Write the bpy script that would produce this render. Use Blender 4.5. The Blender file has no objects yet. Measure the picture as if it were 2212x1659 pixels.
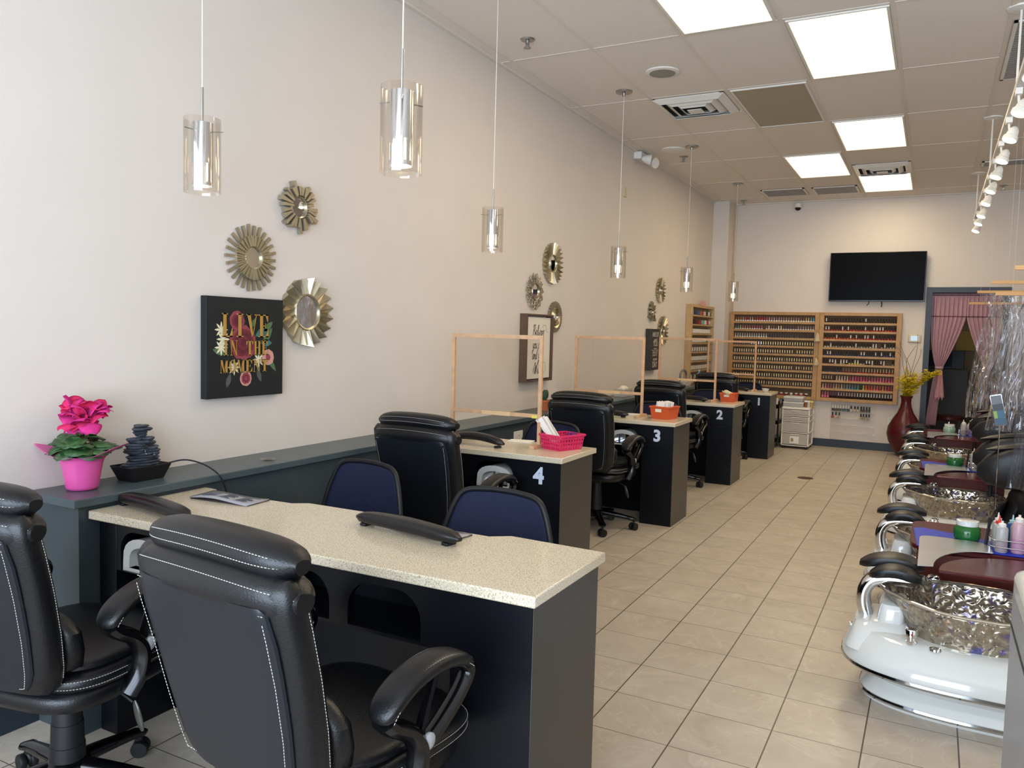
import bpy, bmesh, math, random
from mathutils import Vector, Matrix
C = bpy.context.scene.collection
PI = math.pi
R = math.radians
rnd = random.Random(7)

# ------------------------------------------------------------------ materials
def lin(h):
    h = h.lstrip('#'); o = []
    for i in (0, 2, 4):
        c = int(h[i:i+2], 16)/255
        o.append(c/12.92 if c <= .04045 else ((c+.055)/1.055)**2.4)
    return (*o, 1)
MC = {}
def mat(name, color='#808080', rough=.5, metal=0, spec=.5, noise=0, nscale=30, bump=0, bscale=80, emit=None, estr=0, coat=0, trans=0, ior=1.45, alpha=1, sheen=0, dist=.002):
    if name in MC: return MC[name]
    m = bpy.data.materials.new(name); m.use_nodes = True
    nt = m.node_tree; b = nt.nodes['Principled BSDF']; L = nt.links.new
    c = lin(color)
    b.inputs['Base Color'].default_value = c
    b.inputs['Roughness'].default_value = rough
    b.inputs['Metallic'].default_value = metal
    b.inputs['Specular IOR Level'].default_value = spec
    b.inputs['IOR'].default_value = ior
    b.inputs['Coat Weight'].default_value = coat
    b.inputs['Transmission Weight'].default_value = trans
    b.inputs['Alpha'].default_value = alpha
    b.inputs['Sheen Weight'].default_value = sheen
    if emit:
        b.inputs['Emission Color'].default_value = lin(emit); b.inputs['Emission Strength'].default_value = estr
    tc = nt.nodes.new('ShaderNodeTexCoord')
    if noise:
        n = nt.nodes.new('ShaderNodeTexNoise'); n.inputs['Scale'].default_value = nscale; n.inputs['Detail'].default_value = 4
        L(tc.outputs['Object'], n.inputs['Vector'])
        r = nt.nodes.new('ShaderNodeValToRGB')
        r.color_ramp.elements[0].position = .3; r.color_ramp.elements[1].position = .7
        r.color_ramp.elements[0].color = tuple(max(0, v*(1-noise)) for v in c[:3])+(1,)
        r.color_ramp.elements[1].color = tuple(min(1, v*(1+noise)) for v in c[:3])+(1,)
        L(n.outputs['Fac'], r.inputs['Fac']); L(r.outputs['Color'], b.inputs['Base Color'])
    if bump:
        n = nt.nodes.new('ShaderNodeTexNoise'); n.inputs['Scale'].default_value = bscale; n.inputs['Detail'].default_value = 3
        L(tc.outputs['Object'], n.inputs['Vector'])
        u = nt.nodes.new('ShaderNodeBump'); u.inputs['Strength'].default_value = bump; u.inputs['Distance'].default_value = dist
        L(n.outputs['Fac'], u.inputs['Height']); L(u.outputs['Normal'], b.inputs['Normal'])
    MC[name] = m
    return m
def nodes(m): return m.node_tree.nodes, m.node_tree.links.new, m.node_tree.nodes['Principled BSDF']

leather = mat('black leather', '#0b0c0f', .36, bump=.35, bscale=260, spec=.5)
leather_back = mat('smooth leather panel', '#0f131a', .42, bump=.12, bscale=300)
gloss_black = mat('glossy black plastic', '#08080a', .16)
matte_black = mat('matte black plastic', '#121315', .5)
thread = mat('white thread', '#b9b6ae', .7)
silver_plastic = mat('silver plastic', '#b9bdc2', .3, .3)
chrome = mat('chrome', '#e4e6e8', .08, 1)
satin = mat('satin nickel', '#a9a8a4', .3, 1)
blue_mesh = mat('navy mesh', '#0d1433', .7, bump=.8, bscale=500)
desk_dark = mat('black laminate', '#080a10', .36, spec=.35, bump=.05, bscale=400)
desk_end = mat('black laminate with painted sheen', '#3a3835', .36, noise=.03)  # same black laminate, lightened to paint in the light the end faces reflect
slate = mat('slate green paint', '#3c4548', .38, noise=.06, nscale=8)
slate_dark = mat('slate baseboard', '#232a33', .4)
oak = mat('oak', '#a9814f', .45, noise=.14, nscale=12)
pine = mat('pale pine', '#c9a07a', .55, noise=.1, nscale=25)
gold = mat('champagne gold', '#a59b85', .42, .75)
gold2 = mat('bright champagne', '#b3a98f', .33, .85)
mirror = mat('mirror glass', '#d8d8d6', .02, 1)
white_plastic = mat('white plastic', '#dcd9d2', .35)
white_gloss = mat('white acrylic shell', '#d2d3ce', .12, coat=.6)
white_paint = mat('white enamel', '#dfddd6', .4)
pink_foil = mat('pink plastic wrap', '#d9559c', .28, spec=.6)
maroon = mat('maroon laminate', '#4a1214', .22, noise=.05)
red_wood = mat('dark red lacquer', '#4d0f14', .3, noise=.2, nscale=18)
pad_rubber = mat('black polyurethane', '#101113', .4)
blue_plastic = mat('royal blue plastic', '#0c32b4', .4)
alu = mat('brushed aluminium', '#c2c8d0', .33, .9, noise=.05, nscale=5)
tv_black = mat('television screen', '#030304', .3, spec=.05)
orange_plastic = mat('orange plastic', '#c9552a', .45)
pink_plastic = mat('hot pink plastic', '#d42a5c', .4)
paper_white = mat('white paper', '#e8e2d6', .7)
clear_plastic = mat('frosted plastic', '#c8c8c4', .3, alpha=.55)
label_paper = mat('paper label', '#e6dcc4', .6)
red_ink = mat('red plastic', '#c21f22', .4)
terracotta = mat('terracotta', '#b3643c', .7, noise=.1)
cactus_green = mat('cactus green', '#23402a', .6, noise=.2)
leaf_green = mat('variegated leaf', '#35562f', .45, noise=.45, nscale=45)


petal_eye = mat('purple flower eye', '#6a1a5a', .5)
stone = mat('grey slate stone', '#3f4650', .55, noise=.5, nscale=25, bump=.8, bscale=60, dist=.004)
def petal_mat(name, c, tr=.45):
    m = bpy.data.materials.new(name); m.use_nodes = True; nt = m.node_tree; nt.nodes.clear()
    o = nt.nodes.new('ShaderNodeOutputMaterial'); d = nt.nodes.new('ShaderNodeBsdfDiffuse'); t_ = nt.nodes.new('ShaderNodeBsdfTranslucent'); x = nt.nodes.new('ShaderNodeMixShader')
    nz = nt.nodes.new('ShaderNodeTexNoise'); nz.inputs['Scale'].default_value = 40; rp = nt.nodes.new('ShaderNodeValToRGB'); cc = lin(c)
    rp.color_ramp.elements[0].color = tuple(v*.72 for v in cc[:3])+(1,); rp.color_ramp.elements[0].position = .3; rp.color_ramp.elements[1].color = cc; rp.color_ramp.elements[1].position = .6
    tc = nt.nodes.new('ShaderNodeTexCoord'); nt.links.new(tc.outputs['Object'], nz.inputs['Vector']); nt.links.new(nz.outputs['Fac'], rp.inputs['Fac'])
    nt.links.new(rp.outputs[0], d.inputs[0]); nt.links.new(rp.outputs[0], t_.inputs[0]); x.inputs[0].default_value = tr
    nt.links.new(d.outputs[0], x.inputs[1]); nt.links.new(t_.outputs[0], x.inputs[2]); nt.links.new(x.outputs[0], o.inputs[0]); return m
yellow_flower = petal_mat('yellow blossom', '#fff04a', .3)
petal_pink = petal_mat('cyclamen petal', '#e6459a', .35); petal_pink2 = petal_mat('cyclamen petal deep', '#ec3f78', .35)
twig = mat('brown twig', '#6e4f2c', .7)
curtain_pink = mat('dusty pink fabric', '#b6929c', .85, noise=.06, nscale=6)
curtain_band = mat('plum ribbon', '#6b3a4a', .8)
wood_frame = mat('walnut frame', '#5a4230', .5, noise=.15, nscale=10)
number_white = mat('number vinyl', '#c9d2e2', .5)
ink_black = mat('black ink', '#16161a', .6)
brown_ink = mat('brown ink', '#3d2c20', .6)
grey_tile = mat('beige backroom tile', '#a59474', .5)

# quartz worktop
quartz = mat('speckled quartz', '#cfc1a6', .16)
n, L, b = nodes(quartz)
tc = n.new('ShaderNodeTexCoord'); v = n.new('ShaderNodeTexNoise'); v.inputs['Scale'].default_value = 330; v.inputs['Detail'].default_value = 4
L(tc.outputs['Object'], v.inputs['Vector']); r = n.new('ShaderNodeValToRGB')
r.color_ramp.elements[0].position = .37; r.color_ramp.elements[0].color = lin('#9a896e')
r.color_ramp.elements[1].position = .47; r.color_ramp.elements[1].color = lin('#d2c5ab')
e = r.color_ramp.elements.new(.7); e.color = lin('#ddd3be')
L(v.outputs['Fac'], r.inputs['Fac']); L(r.outputs['Color'], b.inputs['Base Color'])

# painted wall with faint mottling
wall_m = mat('warm white paint', '#d3cac1', .75, noise=.015, nscale=3, bump=.08, bscale=180)

# floor tiles: grid measured in world metres
floor_m = bpy.data.materials.new('porcelain floor tile'); floor_m.use_nodes = True
n, L, b = nodes(floor_m)
def mnode(op, a, bb=None, c=None):
    k = n.new('ShaderNodeMath'); k.operation = op
    for i, q in enumerate((a, bb, c)):
        if q is None: continue
        if isinstance(q, (int, float)): k.inputs[i].default_value = q
        else: L(q, k.inputs[i])
    return k.outputs[0]
tc = n.new('ShaderNodeTexCoord'); sp = n.new('ShaderNodeSeparateXYZ'); L(tc.outputs['Object'], sp.inputs[0])
fx = mnode('DIVIDE', mnode('ADD', sp.outputs[0], .7245+.2905*20), .2905)
fy = mnode('DIVIDE', mnode('SUBTRACT', sp.outputs[1], 2.850-.2925*20), .2925)
gx = mnode('ABSOLUTE', mnode('SUBTRACT', mnode('FRACT', mnode('ADD', fx, .5)), .5))
gy = mnode('ABSOLUTE', mnode('SUBTRACT', mnode('FRACT', mnode('ADD', fy, .5)), .5))
linex = mnode('LESS_THAN', gx, .0085); liney = mnode('LESS_THAN', gy, .0055)
grout = mnode('MAXIMUM', linex, liney)
cx = n.new('ShaderNodeCombineXYZ'); L(mnode('FLOOR', fx), cx.inputs[0]); L(mnode('FLOOR', fy), cx.inputs[1])
wn = n.new('ShaderNodeTexWhiteNoise'); L(cx.outputs[0], wn.inputs['Vector'])
off = n.new('ShaderNodeVectorMath'); off.operation = 'MULTIPLY_ADD'; L(wn.outputs['Color'], off.inputs[0]); off.inputs[1].default_value = (7, 7, 7); L(tc.outputs['Object'], off.inputs[2])
n1 = n.new('ShaderNodeTexNoise'); n1.inputs['Scale'].default_value = 5; n1.inputs['Detail'].default_value = 7; n1.inputs['Distortion'].default_value = 1.2; n1.inputs['Roughness'].default_value = .62
L(off.outputs[0], n1.inputs['Vector'])
rp = n.new('ShaderNodeValToRGB'); rp.color_ramp.elements[0].position = .3; rp.color_ramp.elements[0].color = lin('#aa9e8e')
rp.color_ramp.elements[1].position = .72; rp.color_ramp.elements[1].color = lin('#bfb4a5')
L(n1.outputs['Fac'], rp.inputs['Fac'])
vn = n.new('ShaderNodeTexNoise'); vn.inputs['Scale'].default_value = 2.2; vn.inputs['Detail'].default_value = 3; vn.inputs['Distortion'].default_value = 2.5
L(off.outputs[0], vn.inputs['Vector'])
vein = mnode('MULTIPLY', mnode('SUBTRACT', 1, mnode('SMOOTH_MIN', mnode('MULTIPLY', mnode('ABSOLUTE', mnode('SUBTRACT', vn.outputs['Fac'], .5)), 60), 1, .3)), .35)
mv = n.new('ShaderNodeMix'); mv.data_type = 'RGBA'; L(vein, mv.inputs[0]); L(rp.outputs['Color'], mv.inputs[6]); mv.inputs[7].default_value = lin('#cfc7b8')
tint = n.new('ShaderNodeMix'); tint.data_type = 'RGBA'; tint.blend_type = 'MULTIPLY'; tint.inputs[0].default_value = 1
L(mv.outputs[2], tint.inputs[6]); sh = mnode('ADD', mnode('MULTIPLY', wn.outputs['Value'], .08), .95)
cc = n.new('ShaderNodeCombineColor'); [L(sh, cc.inputs[i]) for i in range(3)]; L(cc.outputs[0], tint.inputs[7])
mg = n.new('ShaderNodeMix'); mg.data_type = 'RGBA'; L(grout, mg.inputs[0]); L(tint.outputs[2], mg.inputs[6]); mg.inputs[7].default_value = lin('#4d4237')
L(mg.outputs[2], b.inputs['Base Color'])
b.inputs['Roughness'].default_value = .38
bu = n.new('ShaderNodeBump'); bu.inputs['Distance'].default_value = .002; bu.inputs['Strength'].default_value = .6
L(mnode('SUBTRACT', 1, grout), bu.inputs['Height']); L(bu.outputs['Normal'], b.inputs['Normal'])

ceil_m = mat('ceiling tile', '#e0d8cf', .9, noise=.03, nscale=120, bump=.25, bscale=300)
grid_m = mat('ceiling grid', '#dad2c6', .6)
panel_on = mat('lit diffuser', '#fff3d6', .5)
n, L, b = nodes(panel_on)
tc = n.new('ShaderNodeTexCoord'); sp = n.new('ShaderNodeSeparateXYZ'); L(tc.outputs['Generated'], sp.inputs[0])
def mn2(op, a, bb):
    k = n.new('ShaderNodeMath'); k.operation = op
    for i, q in enumerate((a, bb)):
        if isinstance(q, (int, float)): k.inputs[i].default_value = q
        else: L(q, k.inputs[i])
    return k.outputs[0]
ex = mn2('ABSOLUTE', mn2('SUBTRACT', sp.outputs[0], .5), 0); ey = mn2('ABSOLUTE', mn2('SUBTRACT', sp.outputs[1], .5), 0)
mx = mn2('MAXIMUM', ex, ey)
rp = n.new('ShaderNodeValToRGB'); rp.color_ramp.elements[0].position = .41; rp.color_ramp.elements[0].color = (1, .82, .56, 1)
rp.color_ramp.elements[1].position = .5; rp.color_ramp.elements[1].color = (.075, .058, .032, 1)
L(mx, rp.inputs['Fac']); L(rp.outputs['Color'], b.inputs['Emission Color']); b.inputs['Emission Strength'].default_value = 13
panel_off = mat('unlit diffuser', '#a39a86', .5)

def clear(name, tint='#ffffff', gloss=.12, rough=.03, fk=.9, bump=0, bscale=6, dist=.02, haze=0):
    m = bpy.data.materials.new(name); m.use_nodes = True; nt = m.node_tree; nt.nodes.clear(); L = nt.links.new
    o = nt.nodes.new('ShaderNodeOutputMaterial'); t = nt.nodes.new('ShaderNodeBsdfTransparent'); t.inputs[0].default_value = lin(tint)
    g = nt.nodes.new('ShaderNodeBsdfGlossy'); g.inputs['Roughness'].default_value = rough
    mx = nt.nodes.new('ShaderNodeMixShader'); f = nt.nodes.new('ShaderNodeLayerWeight'); f.inputs[0].default_value = .25
    mm = nt.nodes.new('ShaderNodeMath'); mm.operation = 'MULTIPLY_ADD'; L(f.outputs['Fresnel'], mm.inputs[0]); mm.inputs[1].default_value = fk; mm.inputs[2].default_value = gloss
    cl = nt.nodes.new('ShaderNodeClamp'); L(mm.outputs[0], cl.inputs[0])
    L(cl.outputs[0], mx.inputs[0]); L(t.outputs[0], mx.inputs[1]); L(g.outputs[0], mx.inputs[2])
    last = mx
    if haze:
        d = nt.nodes.new('ShaderNodeBsdfDiffuse'); d.inputs[0].default_value = (.8, .8, .82, 1)
        m2 = nt.nodes.new('ShaderNodeMixShader'); m2.inputs[0].default_value = haze; L(mx.outputs[0], m2.inputs[1]); L(d.outputs[0], m2.inputs[2]); last = m2
    if bump:
        tc = nt.nodes.new('ShaderNodeTexCoord'); n_ = nt.nodes.new('ShaderNodeTexNoise'); n_.inputs['Scale'].default_value = bscale; n_.inputs['Distortion'].default_value = 1.5
        mp = nt.nodes.new('ShaderNodeMapping'); mp.inputs['Scale'].default_value = (1, 1, .22); L(tc.outputs['Object'], mp.inputs[0]); L(mp.outputs[0], n_.inputs['Vector'])
        bu = nt.nodes.new('ShaderNodeBump'); bu.inputs['Distance'].default_value = dist; bu.inputs['Strength'].default_value = bump
        L(n_.outputs['Fac'], bu.inputs['Height']); L(bu.outputs[0], g.inputs['Normal']); L(bu.outputs[0], f.inputs['Normal'])
    L(last.outputs[0], o.inputs[0]); MC[name] = m
    return m
glass = clear('clear glass', '#fbf9f6', .04, fk=.25)
film = clear('clear film', '#f4f1ee', .02, .04, bump=.15, bscale=5, dist=.01)
vinyl = clear('clear vinyl curtain', '#efeff2', .06, .05, .8, 1.0, 9, .06, .03)
acrylic = clear('clear acrylic', '#fdfcfa', .03, .1, fk=.12, haze=.02)

# iridescent crackled bowl
bowl_m = bpy.data.materials.new('iridescent crackle resin'); bowl_m.use_nodes = True
n, L, b = nodes(bowl_m)
b.inputs['Metallic'].default_value = .8; b.inputs['Roughness'].default_value = .2
tc = n.new('ShaderNodeTexCoord'); vo = n.new('ShaderNodeTexVoronoi'); vo.inputs['Scale'].default_value = 34; vo.feature = 'SMOOTH_F1'
nz = n.new('ShaderNodeTexNoise'); nz.inputs['Scale'].default_value = 12; L(tc.outputs['Object'], nz.inputs['Vector'])
mxv = n.new('ShaderNodeVectorMath'); mxv.operation = 'MULTIPLY_ADD'; L(nz.outputs['Color'], mxv.inputs[0]); mxv.inputs[1].default_value = (.12, .12, .12); L(tc.outputs['Object'], mxv.inputs[2]); L(mxv.outputs[0], vo.inputs['Vector'])
bu = n.new('ShaderNodeBump'); bu.inputs['Distance'].default_value = .012; bu.inputs['Strength'].default_value = 1; L(vo.outputs['Distance'], bu.inputs['Height']); L(bu.outputs[0], b.inputs['Normal'])
n2 = n.new('ShaderNodeTexNoise'); n2.inputs['Scale'].default_value = 26; n2.inputs['Detail'].default_value = 2; L(tc.outputs['Object'], n2.inputs['Vector'])
rp = n.new('ShaderNodeValToRGB'); cr = rp.color_ramp; cr.elements[0].position = .28; cr.elements[0].color = lin('#7478b4'); cr.elements[1].position = .8; cr.elements[1].color = lin('#8d6fb0')
for p_, c_ in ((.36, '#8a7f92'), (.44, '#a59a86'), (.56, '#b0a692'), (.66, '#8a8078'), (.72, '#c9a070')):
    e = cr.elements.new(p_); e.color = lin(c_)
L(n2.outputs['Fac'], rp.inputs['Fac']); L(rp.outputs['Color'], b.inputs['Base Color'])
MC['bowl'] = bowl_m

# ------------------------------------------------------------------ mesh helpers
class MB:
    def __init__(s): s.b = bmesh.new(); s.mi = 0
    def face(s, vs):
        try:
            f = s.b.faces.new(vs); f.material_index = s.mi; return f
        except ValueError: return None
    def box(s, x0, x1, y0, y1, z0, z1, mtx=None):
        P = [Vector((x, y, z)) for z in (z0, z1) for y in (y0, y1) for x in (x0, x1)]
        if mtx: P = [mtx @ p for p in P]
        v = [s.b.verts.new(p) for p in P]
        for q in ((0, 2, 3, 1), (4, 5, 7, 6), (0, 1, 5, 4), (2, 6, 7, 3), (0, 4, 6, 2), (1, 3, 7, 5)): s.face([v[i] for i in q])
        return s
    def loft(s, rings, cap0=True, cap1=True, closed=True, loop=False):
        vr = [[s.b.verts.new(p) for p in r] for r in rings]
        m = len(vr[0]); N = len(vr)
        for i in range(N if loop else N-1):
            a, c = vr[i], vr[(i+1) % N]
            for j in range(m if closed else m-1):
                k = (j+1) % m; s.face([a[j], a[k], c[k], c[j]])
        if not loop and closed:
            if cap0: s.face(list(reversed(vr[0])))
            if cap1: s.face(vr[-1])
        return s
    def lathe(s, prof, seg=20, o=(0, 0, 0), mtx=None, cap=True):
        rs = []
        for r_, z in prof:
            ring = [Vector((o[0]+max(r_, 1e-4)*math.cos(2*PI*i/seg), o[1]+max(r_, 1e-4)*math.sin(2*PI*i/seg), o[2]+z)) for i in range(seg)]
            if mtx: ring = [mtx @ p for p in ring]
            rs.append(ring)
        return s.loft(rs, cap, cap)
    def tube(s, pts, r, seg=8, closed=False, flat=1, up=(0, 0, 1)):
        pts = [Vector(p) for p in pts]; N = len(pts); rs = []
        rad = r if isinstance(r, (list, tuple)) else [r]*N
        prev = None
        for i, p in enumerate(pts):
            t = (pts[(i+1) % N]-pts[i-1]) if closed else (pts[min(i+1, N-1)]-pts[max(i-1, 0)])
            t.normalize()
            if prev is None:
                u = Vector(up) if abs(t.dot(Vector(up))) < .95 else Vector((0, 1, 0))
                a = t.cross(u).normalized()
            else:
                a = (prev-t*prev.dot(t)).normalized()
            prev = a; c = t.cross(a)
            rr = rad[i]
            rs.append([p+(a*math.cos(2*PI*k/seg)*rr+c*math.sin(2*PI*k/seg)*rr*flat) for k in range(seg)])
        return s.loft(rs, True, True, True, closed)
    def prism(s, poly, h0, h1, f=lambda x, y, h: Vector((x, y, h))):
        lo = [s.b.verts.new(f(x, y, h0)) for x, y in poly]; hi = [s.b.verts.new(f(x, y, h1)) for x, y in poly]
        s.face(list(reversed(lo))); s.face(hi); m = len(poly)
        for i in range(m): k = (i+1) % m; s.face([lo[i], lo[k], hi[k], hi[i]])
        return s
    def grid(s, fn, nu, nv):
        v = [[s.b.verts.new(fn(i/nu, j/nv)) for j in range(nv+1)] for i in range(nu+1)]
        for i in range(nu):
            for j in range(nv): s.face([v[i][j], v[i+1][j], v[i+1][j+1], v[i][j+1]])
        return s
    def ball(s, c, rx, ry=None, rz=None, seg=12, rings=8, mtx=None):
        ry = ry or rx; rz = rz or rx
        rs = []
        for i in range(1, rings):
            th = PI*i/rings
            ring = [Vector((rx*math.sin(th)*math.cos(2*PI*k/seg), ry*math.sin(th)*math.sin(2*PI*k/seg), -rz*math.cos(th))) for k in range(seg)]
            if mtx: ring = [mtx @ p for p in ring]
            rs.append([p+Vector(c) for p in ring])
        return s.loft(rs)
    def mesh(s, name, mats, smooth=True, ang=40):
        me = bpy.data.meshes.new(name)
        bmesh.ops.recalc_face_normals(s.b, faces=s.b.faces)
        s.b.to_mesh(me); s.b.free()
        for m in (mats if isinstance(mats, (list, tuple)) else [mats]): me.materials.append(m)
        if smooth:
            me.shade_smooth(); me.set_sharp_from_angle(angle=R(ang))
        return me
    def build(s, name, mats, parent=None, bevel=0, sub=0, smooth=True, ang=40, solid=0, loc=None):
        me = s.mesh(name, mats, smooth, ang)
        o = bpy.data.objects.new(name, me); C.objects.link(o)
        if parent: o.parent = parent
        if loc: o.location = loc
        if solid:
            k = o.modifiers.new('thickness', 'SOLIDIFY'); k.thickness = solid; k.offset = 0
        if bevel:
            k = o.modifiers.new('bevel', 'BEVEL'); k.width = bevel; k.segments = 2; k.limit_method = 'ANGLE'; k.angle_limit = R(50)
        if sub:
            k = o.modifiers.new('subsurf', 'SUBSURF'); k.levels = sub; k.render_levels = sub
        return o
def se(cx, cy, z, a, b_, e=4, seg=28):
    out = []
    for i in range(seg):
        t = 2*PI*i/seg; c, s_ = math.cos(t), math.sin(t)
        out.append(Vector((cx+a*math.copysign(abs(c)**(2/e), c), cy+b_*math.copysign(abs(s_)**(2/e), s_), z)))
    return out
def tag(o, label=None, cat=None, group=None, kind=None):
    if label: o['label'] = label
    if cat: o['category'] = cat
    if group: o['group'] = group
    if kind: o['kind'] = kind
    return o
def struct(o): o['kind'] = 'structure'; return o
def empty(name, loc=(0, 0, 0), rz=0, label=None, cat=None, group=None):
    o = bpy.data.objects.new(name, None); C.objects.link(o); o.location = loc; o.rotation_euler = (0, 0, rz); o.empty_display_size = .1
    return tag(o, label, cat, group)
def copy_tree(o, parent=None, loc=None, rz=None, label=None, group=None):
    c = o.copy(); C.objects.link(c)
    if parent is not None: c.parent = parent
    for ch in list(o.children): copy_tree(ch, c)
    if loc is not None: c.location = loc
    if rz is not None: c.rotation_euler = (0, 0, rz)
    if label: c['label'] = label
    if group: c['group'] = group
    return c
def bez(pts, n_=8, closed=False):
    """Catmull-Rom through points"""
    P = [Vector(p) for p in pts]; out = []; N = len(P)
    rng = range(N if closed else N-1)
    for i in rng:
        g = (lambda k: P[k % N]) if closed else (lambda k: P[max(0, min(N-1, k))])
        p0, p1, p2, p3 = g(i-1), g(i), g(i+1), g(i+2)
        for k in range(n_):
            t = k/n_
            out.append(.5*((2*p1)+(p2-p0)*t+(2*p0-5*p1+4*p2-p3)*t*t+(3*p1-p0-3*p2+p3)*t**3))
    if not closed: out.append(P[-1])
    return out
def resample(pts, step):
    out = [pts[0]]; acc = 0
    for a, c in zip(pts, pts[1:]):
        d = (c-a).length
        while acc+d >= step:
            t = (step-acc)/d if d else 0; a = a.lerp(c, t); out.append(a.copy()); d = (c-a).length; acc = 0
        acc += d
    return out
def stitches(b_, pts, r=.0008, step=.0075, duty=.62):
    q = resample([Vector(p) for p in pts], step)
    for a, c in zip(q, q[1:]):
        e_ = a.lerp(c, duty)
        if (e_-a).length > 1e-4: b_.tube([a, e_], r, 4)
def text_mb(txt, size, mtx, extrude=.001, shear=0, xs=1, align='CENTER', bold=0):
    cu = bpy.data.curves.new('t', 'FONT'); cu.body = txt; cu.size = size; cu.extrude = extrude; cu.align_x = align; cu.shear = shear; cu.resolution_u = 3; cu.offset = bold
    o = bpy.data.objects.new('t', cu); C.objects.link(o)
    dg = bpy.context.evaluated_depsgraph_get(); me = bpy.data.meshes.new_from_object(o.evaluated_get(dg))
    bpy.data.objects.remove(o); bpy.data.curves.remove(cu)
    me.transform(mtx @ Matrix.Diagonal((xs, 1, 1, 1)))
    return me
def text_obj(name, txt, size, mtx, m, parent=None, **k):
    me = text_mb(txt, size, mtx, **k); me.name = name; me.materials.append(m)
    o = bpy.data.objects.new(name, me); C.objects.link(o)
    if parent: o.parent = parent
    return o
def join_text(b_, txt, size, mtx, mi=0, **k):
    me = text_mb(txt, size, mtx, **k); off_ = len(b_.b.faces); b_.b.from_mesh(me); b_.b.faces.ensure_lookup_table()
    for f in b_.b.faces[off_:]: f.material_index = mi
    bpy.data.meshes.remove(me)

# ------------------------------------------------------------------ camera
f_px, yaw, pitch, roll, CH = 1714.228, .487, .0659, .026, 1.3832
cam = bpy.data.cameras.new('camera'); co = bpy.data.objects.new('camera', cam); C.objects.link(co); bpy.context.scene.camera = co
r0 = Vector((0.88263769, 0.46933839, 0.02592632)); u0 = Vector((-0.05377373, 0.04602528, 0.99749188)); w0 = Vector((-0.46696797, 0.88181809, -0.06586173))
mw = Matrix(((r0.x, u0.x, -w0.x, 0), (r0.y, u0.y, -w0.y, 0), (r0.z, u0.z, -w0.z, CH), (0, 0, 0, 1)))
co.matrix_world = mw
cam.sensor_width = 36; cam.lens = f_px/2212*36; cam.clip_start = .02; cam.clip_end = 60

XL, YB, ZC = -2.681, 10.994, 3.1725
# ------------------------------------------------------------------ room shell
def plane_struct(name, boxes, m, bevel=0):
    b_ = MB()
    for q in boxes: b_.box(*q)
    return struct(b_.build(name, m, bevel=bevel, smooth=False))
XR = 3.1; YF = -1.7; YE = 13.3
DX0, DX1, DZ = -.05, .70, 1.99
plane_struct('floor', [(XL-.1, XR+.1, YF-.1, YE+.1, -.1, 0)], floor_m)
plane_struct('ceiling', [(XL-.1, XR+.1, YF-.1, YE+.1, ZC, ZC+.1)], ceil_m)
plane_struct('wall_left', [(XL-.1, XL, YF-.1, YE+.1, 0, ZC)], wall_m)
plane_struct('wall_right', [(XR, XR+.1, YF-.1, YE+.1, 0, ZC)], wall_m)
plane_struct('wall_back', [(XL, DX0, YB, YB+.12, 0, ZC), (DX1, XR, YB, YB+.12, 0, ZC), (DX0, DX1, YB, YB+.12, DZ, ZC)], wall_m)
plane_struct('wall_front', [(XL, XR, YF-.1, YF, 2.75, ZC), (XL, XR, YF-.1, YF, 0, .25), (XL, XL+.3, YF-.1, YF, .25, 2.75), (XR-.3, XR, YF-.1, YF, .25, 2.75)], wall_m)
w1 = plane_struct('window_1', [(x, x+.05, YF-.08, YF-.02, .25, 2.75) for x in (XL+.3, -1.2, .1, 1.4, XR-.35)]+[(XL+.3, XR-.3, YF-.08, YF-.02, z, z+.05) for z in (.25, 2.1, 2.7)], mat('anodised window frame', '#5b5d60', .35, .7))
# column in the corner by the back wall
plane_struct('trim_1', [(XL, -2.475, 10.66, YB, 0, ZC)], wall_m)
plane_struct('shadow_strip', [(-2.475, -2.445, 10.93, YB, 0, ZC)], mat('shadow paint', '#b8a58c', .8))  # darker strip beside the column, the shadow there painted as geometry
# back room walls
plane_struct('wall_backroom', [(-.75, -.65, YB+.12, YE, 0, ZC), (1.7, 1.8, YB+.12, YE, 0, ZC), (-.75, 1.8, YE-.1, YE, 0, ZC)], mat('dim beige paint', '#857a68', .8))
plane_struct('baseboard_back', [(-1.335, DX0-.06, YB-.018, YB, 0, .1), (DX1+.06, XR, YB-.018, YB, 0, .1), (-2.47, -1.335, YB-.018, YB, 0, .1)], slate_dark)
plane_struct('baseboard_left', [(XL, XL+.018, YF, 1.6, 0, .1)], slate_dark)
dframe = plane_struct('door_1', [(DX0-.065, DX0, YB-.02, YB+.13, 0, DZ+.065), (DX1, DX1+.065, YB-.02, YB+.13, 0, DZ+.065), (DX0, DX1, YB-.02, YB+.13, DZ, DZ+.065)], slate_dark)
# low wall with ledge along the left wall
LX = -2.435
plane_struct('wall_low_left', [(XL, LX, 1.60, 10.2, 0, .775)], slate)
plane_struct('trim_3', [(XL, LX+.022, 1.572, 10.22, .776, .804)], mat('slate ledge', '#485458', .35, noise=.06, nscale=8), bevel=.003)
plane_struct('baseboard_low_left', [(LX, LX+.012, 2.4, 10.2, 0, .09)], slate_dark)
# ceiling grid bars
gx_ = [-.293+.5695*k for k in range(-4, 6)]; gy_ = [4.745+1.158*k for k in range(-5, 6)]
b_ = MB()
for x in gx_: b_.box(x-.012, x+.012, YF, YB, ZC-.003, ZC)
for y in gy_:
    if y < YB: b_.box(XL, XR, y-.012, y+.012, ZC-.0025, ZC)
b_.box(XL, XL+.03, YF, YB, ZC-.012, ZC); b_.box(XL, XR, YB-.03, YB, ZC-.012, ZC)
b_.box(-2.0, -1.44, 6.475, 6.5, ZC-.006, ZC)
struct(b_.build('trim_4', grid_m, smooth=False))

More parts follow.
